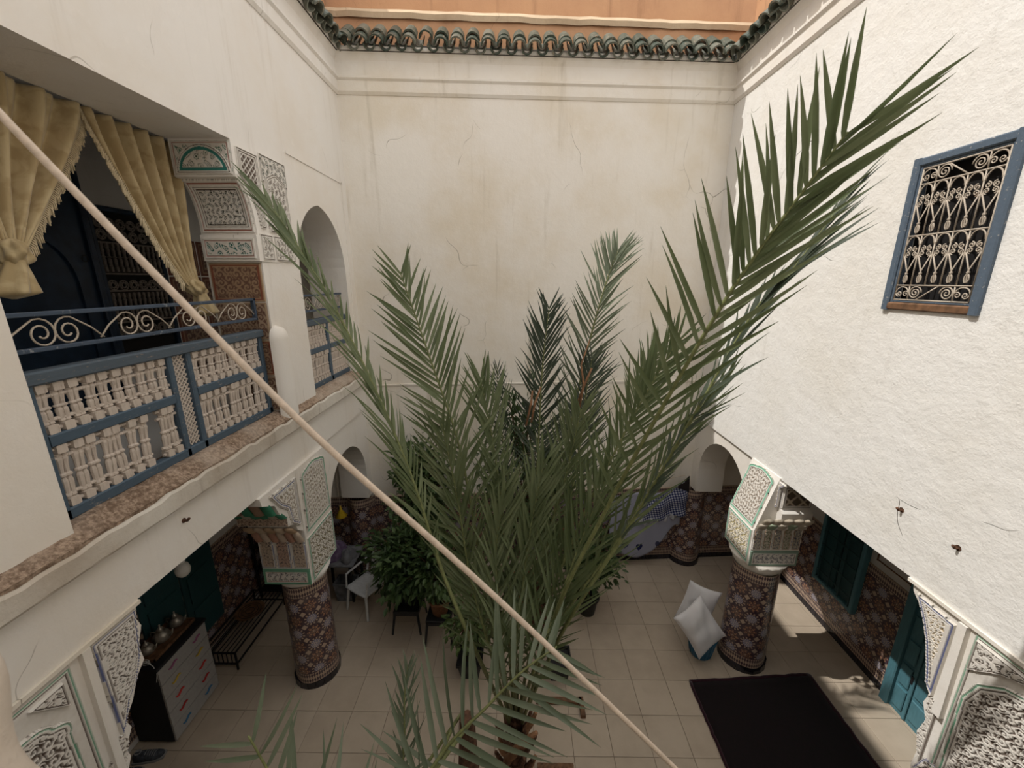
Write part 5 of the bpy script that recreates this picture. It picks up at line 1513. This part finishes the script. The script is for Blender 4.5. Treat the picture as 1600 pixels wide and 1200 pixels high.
def frond(palm, pts, n, lmax, mat, label=None, singles=False, roll=0.0, ang=(.95, .30), vee=.45, t0=.22, wscale=1.0, sides=(1, 1), rr=.016, seed=0, lprof=None, face=None, am=(1, 1)):
    """pts: rachis control points (world). n leaflet pairs; lmax leaflet length in metres"""
    rg = np.random.default_rng(100 + seed)
    S = spline(pts, 60)
    S = np.array(S)
    o = MB().tube(S, [rr * (1 - .85 * k / 59) + .0025 for k in range(60)], 6).build('frond', M['rachis'], palm, smooth=True, loc=S[0])
    if label: o['label'] = label
    V = []; Fq = []
    for i in range(n):
        t = t0 + (1 - t0) * (i + .5) / n
        q = t * 59; k = min(int(q), 58); p = S[k] + (S[k+1] - S[k]) * (q - k)
        tg = nrm(S[min(k+2, 59)] - S[max(k-1, 0)])
        toc = nrm(np.array([0, 0, HCAM]) - p) if face is None else np.array(face, float)
        N = nrm(toc - tg * (toc @ tg)); B = np.cross(tg, N)
        N, B = N * math.cos(roll) + B * math.sin(roll), B * math.cos(roll) - N * math.sin(roll)
        s_ = (t - t0) / (1 - t0)
        prof = (lprof(s_) if lprof else (.55 + .45 * math.sin(PI * min(1, s_ * 1.25 + .12)) if s_ < .62 else 1 - .55 * ((s_ - .62) / .38) ** 1.3))
        for si, sd in enumerate((1, -1)):
            if not sides[si]: continue
            a = (ang[0] + (ang[1] - ang[0]) * s_) * am[si] + rg.normal(0, .09)
            vv = vee + rg.normal(0, .16)
            d = nrm(tg * math.cos(a) + (B * sd * math.cos(vv) + N * math.sin(vv)) * math.sin(a))
            nn = nrm(N - d * (N @ d) + rg.normal(0, .22, 3)); nn = nrm(nn - d * (nn @ d))
            xx = np.cross(d, nn)
            L = lmax * prof * sides[si] * rg.uniform(.9, 1.08)
            W_ = lmax * wscale * (.6 + .4 * prof)
            pick = LM[mat][rg.integers(3)]
            pp = p + tg * rg.uniform(-.5, .5) * .012
            if singles:
                inst('leaflet', pick[0], o, basis(pp, xx * W_, d * L, nn * L))
            else:
                b = len(V); X_ = pick[1]
                V.extend((pp + X_[:, :1] * xx * W_ + X_[:, 1:2] * d * L + X_[:, 2:] * nn * L).tolist())
                Fq.extend([tuple(j + b for j in ff) for ff in pick[2]])
    if V:
        m = MB(); m.add(V, Fq); stuff(m.build('leaflets', M[mat], o, smooth=True, fixn=False))
    return o
def pth(*q): return [at(*p) for p in q]

# near palm
pa = thing('date_palm', (.0, 3.08, 0), 'large young date palm with long arching fronds in the courtyard centre', 'palm')
tk = MB()
def trunk(u, v):
    t = 2 * PI * u; r = .13 - .03 * v + .012 * np.sin(5 * t + 30 * v)
    return (.0 + r * np.cos(t), 3.08 + r * np.sin(t), .75 * v)
tk.grid(trunk, 22, 16); tk.build('trunk', M['bark'], pa)
for k in range(22):
    t = k * 2.4; z = .1 + .6 * k / 22
    c_, s_ = math.cos(t), math.sin(t)
    MB().tube([(.10 * c_, 3.08 + .10 * s_, z), (.16 * c_, 3.08 + .16 * s_, z + .10), (.21 * c_, 3.08 + .21 * s_, z + .24)], [.035, .03, .018], 6).build('leaf_base', M['bark' if k % 3 else 'dry'], pa)
def crown(a, h=.8): return (.0 + .07 * math.cos(a), 3.08 + .07 * math.sin(a), h)
frond(pa, [crown(0)] + pth((868, 960, 2.95), (945, 800, 2.6), (1030, 645, 2.2), (1119, 492, 1.85), (1180, 400, 1.7), (1245, 312, 1.56), (1325, 206, 1.42)), 34, .54, 'leaflet', 'longest frond, rising to the upper right before the sunlit wall', True, .2, (.80, .68), .25, .28, .74, (1, 1), .014, 1, lambda s: .75 + .25 * s / .3 if s < .3 else 1 - .36 * (s - .3) / .7, None, (.60, .95))
frond(pa, [crown(.4)] + pth((880, 985, 3.05), (985, 820, 2.8), (1090, 640, 2.4), (1178, 489, 2.15), (1240, 420, 2.0), (1330, 298, 1.85)), 40, .44, 'leaflet_dark', 'darker frond below the longest one, seen edge on', False, -1.0, (.60, .22), .2, .30, .9, (1, .5), .015, 2, None, None, (.9, .9))
frond(pa, [crown(3)] + pth((740, 1010, 3.1), (690, 890, 3.05), (648, 760, 3.0), (600, 640, 2.95), (528, 490, 2.9), (465, 385, 2.85), (412, 305, 2.8)), 48, .56, 'leaflet', 'tall narrow frond leaning left before the carved pier', True, .75, (.46, .32), .35, .30, .7, (.55, 1), .016, 3)
frond(pa, [crown(2.2)] + pth((775, 1010, 3.3), (750, 870, 3.3), (718, 700, 3.3), (672, 560, 3.3), (625, 425, 3.3)), 52, .64, 'leaflet', 'broad frond leaning left before the cream back wall', True, .1, (.88, .5), .25, .24, .70, (1, 1), .016, 4)
frond(pa, [crown(1.5)] + pth((815, 1000, 3.4), (850, 860, 3.4), (885, 740, 3.4), (908, 640, 3.35)), 44, .60, 'leaflet', None, False, -.2, (.8, .4), .45, .2, .66, (1, 1), .015, 5)
frond(pa, [crown(1.2)] + pth((835, 1000, 3.3), (905, 820, 3.2), (990, 650, 3.1), (1060, 530, 3.0)), 40, .60, 'leaflet', None, False, .3, (.7, .35), .4, .2, .66, (1, 1), .015, 6)
frond(pa, [crown(1.9)] + pth((795, 990, 3.3), (790, 840, 3.35), (770, 690, 3.4), (750, 590, 3.4)), 40, .60, 'leaflet', None, False, .4, (.7, .35), .5, .2, .66, (1, 1), .015, 7)
frond(pa, [crown(.9)] + pth((850, 1010, 3.2), (960, 850, 3.1), (1050, 700, 3.0), (1130, 600, 2.9)), 36, .60, 'leaflet', None, False, .9, (.6, .3), .3, .25, .66, (.8, 1), .014, 8)
frond(pa, [crown(2.6)] + pth((770, 1030, 3.2), (735, 900, 3.2), (715, 780, 3.2), (690, 660, 3.2)), 34, .60, 'leaflet', None, False, -.5, (.7, .4), .4, .25, .66, (1, 1), .014, 9)
frond(pa, [crown(1.6)] + pth((805, 1040, 3.1), (815, 930, 3.15), (830, 820, 3.2), (850, 720, 3.25)), 34, .60, 'leaflet', None, False, .1, (.6, .35), .6, .2, .66, (1, 1), .014, 10)
frond(pa, [crown(2.0)] + pth((790, 1060, 3.0), (780, 960, 3.05), (775, 860, 3.1), (790, 760, 3.1)), 32, .60, 'leaflet', None, False, .6, (.6, .35), .6, .2, .66, (1, 1), .014, 17)
frond(pa, [crown(1.0)] + pth((830, 1060, 3.0), (870, 950, 3.0), (910, 840, 3.0), (950, 740, 3.0)), 32, .60, 'leaflet', None, False, -.4, (.6, .35), .6, .2, .66, (1, 1), .014, 18)
# dry stalk and stub
MB().tube(pth((792, 1190, 3.15), (815, 1160, 3.05), (838, 1145, 2.95)), [.035, .028, .016], 7).build('dry_stub', M['dry'], pa, smooth=True)
# fronds low in front, from offshoots at the foot
pf = thing('palm_offshoot', (-.35, 2.0, 0), 'low palm offshoot spreading coarse fronds at the bottom of the view', 'palm')
def off(a): return (-.35 + .05 * math.cos(a), 2.0 + .05 * math.sin(a), 2.35)
MB().tube([(-.35, 2.0, 0), (-.34, 2.0, 1.0), (-.33, 2.02, 1.9), (-.33, 2.02, 2.36)], [.10, .085, .075, .05], 9).build('trunk', M['bark'], pf)
frond(pf, [off(0)] + pth((655, 1235, 2.15), (700, 1165, 2.18), (760, 1105, 2.2), (815, 1050, 2.22), (870, 1010, 2.25)), 20, .56, 'leaflet_grey', 'coarse grey green frond lying across the palm foot', True, -.15, (1.15, .75), .15, .1, .85, (1, .95), .011, 11)
frond(pf, [off(2)] + pth((635, 1230, 2.6), (632, 1150, 2.65), (632, 1090, 2.7), (637, 1040, 2.75)), 16, .26, 'leaflet_grey', 'thin upright frond with withered tip left of the palm foot', False, .4, (.5, .35), .4, .1, 1.2, (1, 1), .010, 12)
frond(pf, [off(3)] + pth((610, 1330, 1.75), (515, 1290, 1.6), (440, 1232, 1.5), (388, 1150, 1.45)), 15, .38, 'leaflet_grey', 'frond tip fanning out at the lower left edge', True, 0, (1.1, .78), .15, .1, .85, (1, .85), .008, 13, lprof=lambda s: 1 - .45 * s)
# far palm, cooler and darker
pb = thing('date_palm', (.35, 4.75, 0), 'second date palm behind the first, with dark and silvery upright fronds', 'palm')
tk = MB()
def trunk2(u, v):
    t = 2 * PI * u; r = .12 - .03 * v + .012 * np.sin(5 * t + 30 * v)
    return (.35 + r * np.cos(t), 4.75 + r * np.sin(t), 1.0 * v)
tk.grid(trunk2, 18, 14); tk.build('trunk', M['bark'], pb)
for k in range(12):
    t = k * 2.4; z = .2 + .7 * k / 12; c_, s_ = math.cos(t), math.sin(t)
    MB().tube([(.35 + .10 * c_, 4.75 + .10 * s_, z), (.35 + .15 * c_, 4.75 + .15 * s_, z + .1), (.35 + .2 * c_, 4.75 + .2 * s_, z + .22)], [.035, .03, .018], 6).build('leaf_base', M['bark'], pb)
cr2 = (.35, 4.75, 1.0)
frond(pb, [cr2] + pth((838, 800, 4.3), (842, 680, 4.2), (848, 570, 4.1), (858, 480, 4.0)), 44, .50, 'leaflet_dark', 'dark upright frond before the cream wall', False, .15, (.75, .45), .35, .32, .72, (1, 1), .015, 14)
frond(pb, [cr2] + pth((870, 780, 4.3), (895, 650, 4.2), (922, 530, 4.1), (948, 440, 4.0), (966, 392, 3.95)), 50, .50, 'leaflet_grey', 'silvery green frond rising highest in the centre', False, -.5, (.85, .5), .35, .32, .72, (1, 1), .015, 15)
frond(pb, [cr2] + pth((885, 800, 4.2), (905, 700, 4.1), (915, 620, 4.05), (925, 560, 4.0)), 36, .46, 'leaflet_dark', None, False, .4, (.8, .45), .35, .3, .72, (1, 1), .013, 19)
frond(pb, [cr2] + pth((805, 820, 4.4), (790, 720, 4.4), (780, 640, 4.4), (777, 575, 4.4)), 34, .30, 'leaflet_dark', None, False, .2, (.7, .4), .4, .3, .72, (1, 1), .012, 16)
frond(pb, [cr2] + pth((930, 800, 4.3), (975, 680, 4.2), (1005, 600, 4.1), (1030, 540, 4.0)), 34, .46, 'leaflet', None, False, .2, (.7, .4), .4, .3, .72, (1, 1), .013, 20)
for q in ([(905, 640, 3.9), (912, 600, 3.85), (908, 570, 3.85), (922, 530, 3.85)], [(830, 660, 3.9), (836, 630, 3.9), (845, 605, 3.9)], [(902, 630, 3.9), (918, 590, 3.85), (925, 575, 3.85)], [(822, 665, 3.9), (830, 630, 3.9), (832, 610, 3.9)]):
    MB().tube(pth(*q), [.010, .012, .009, .005][:len(q)], 5).build('flower_stalk', M['dry'], pb, smooth=True)
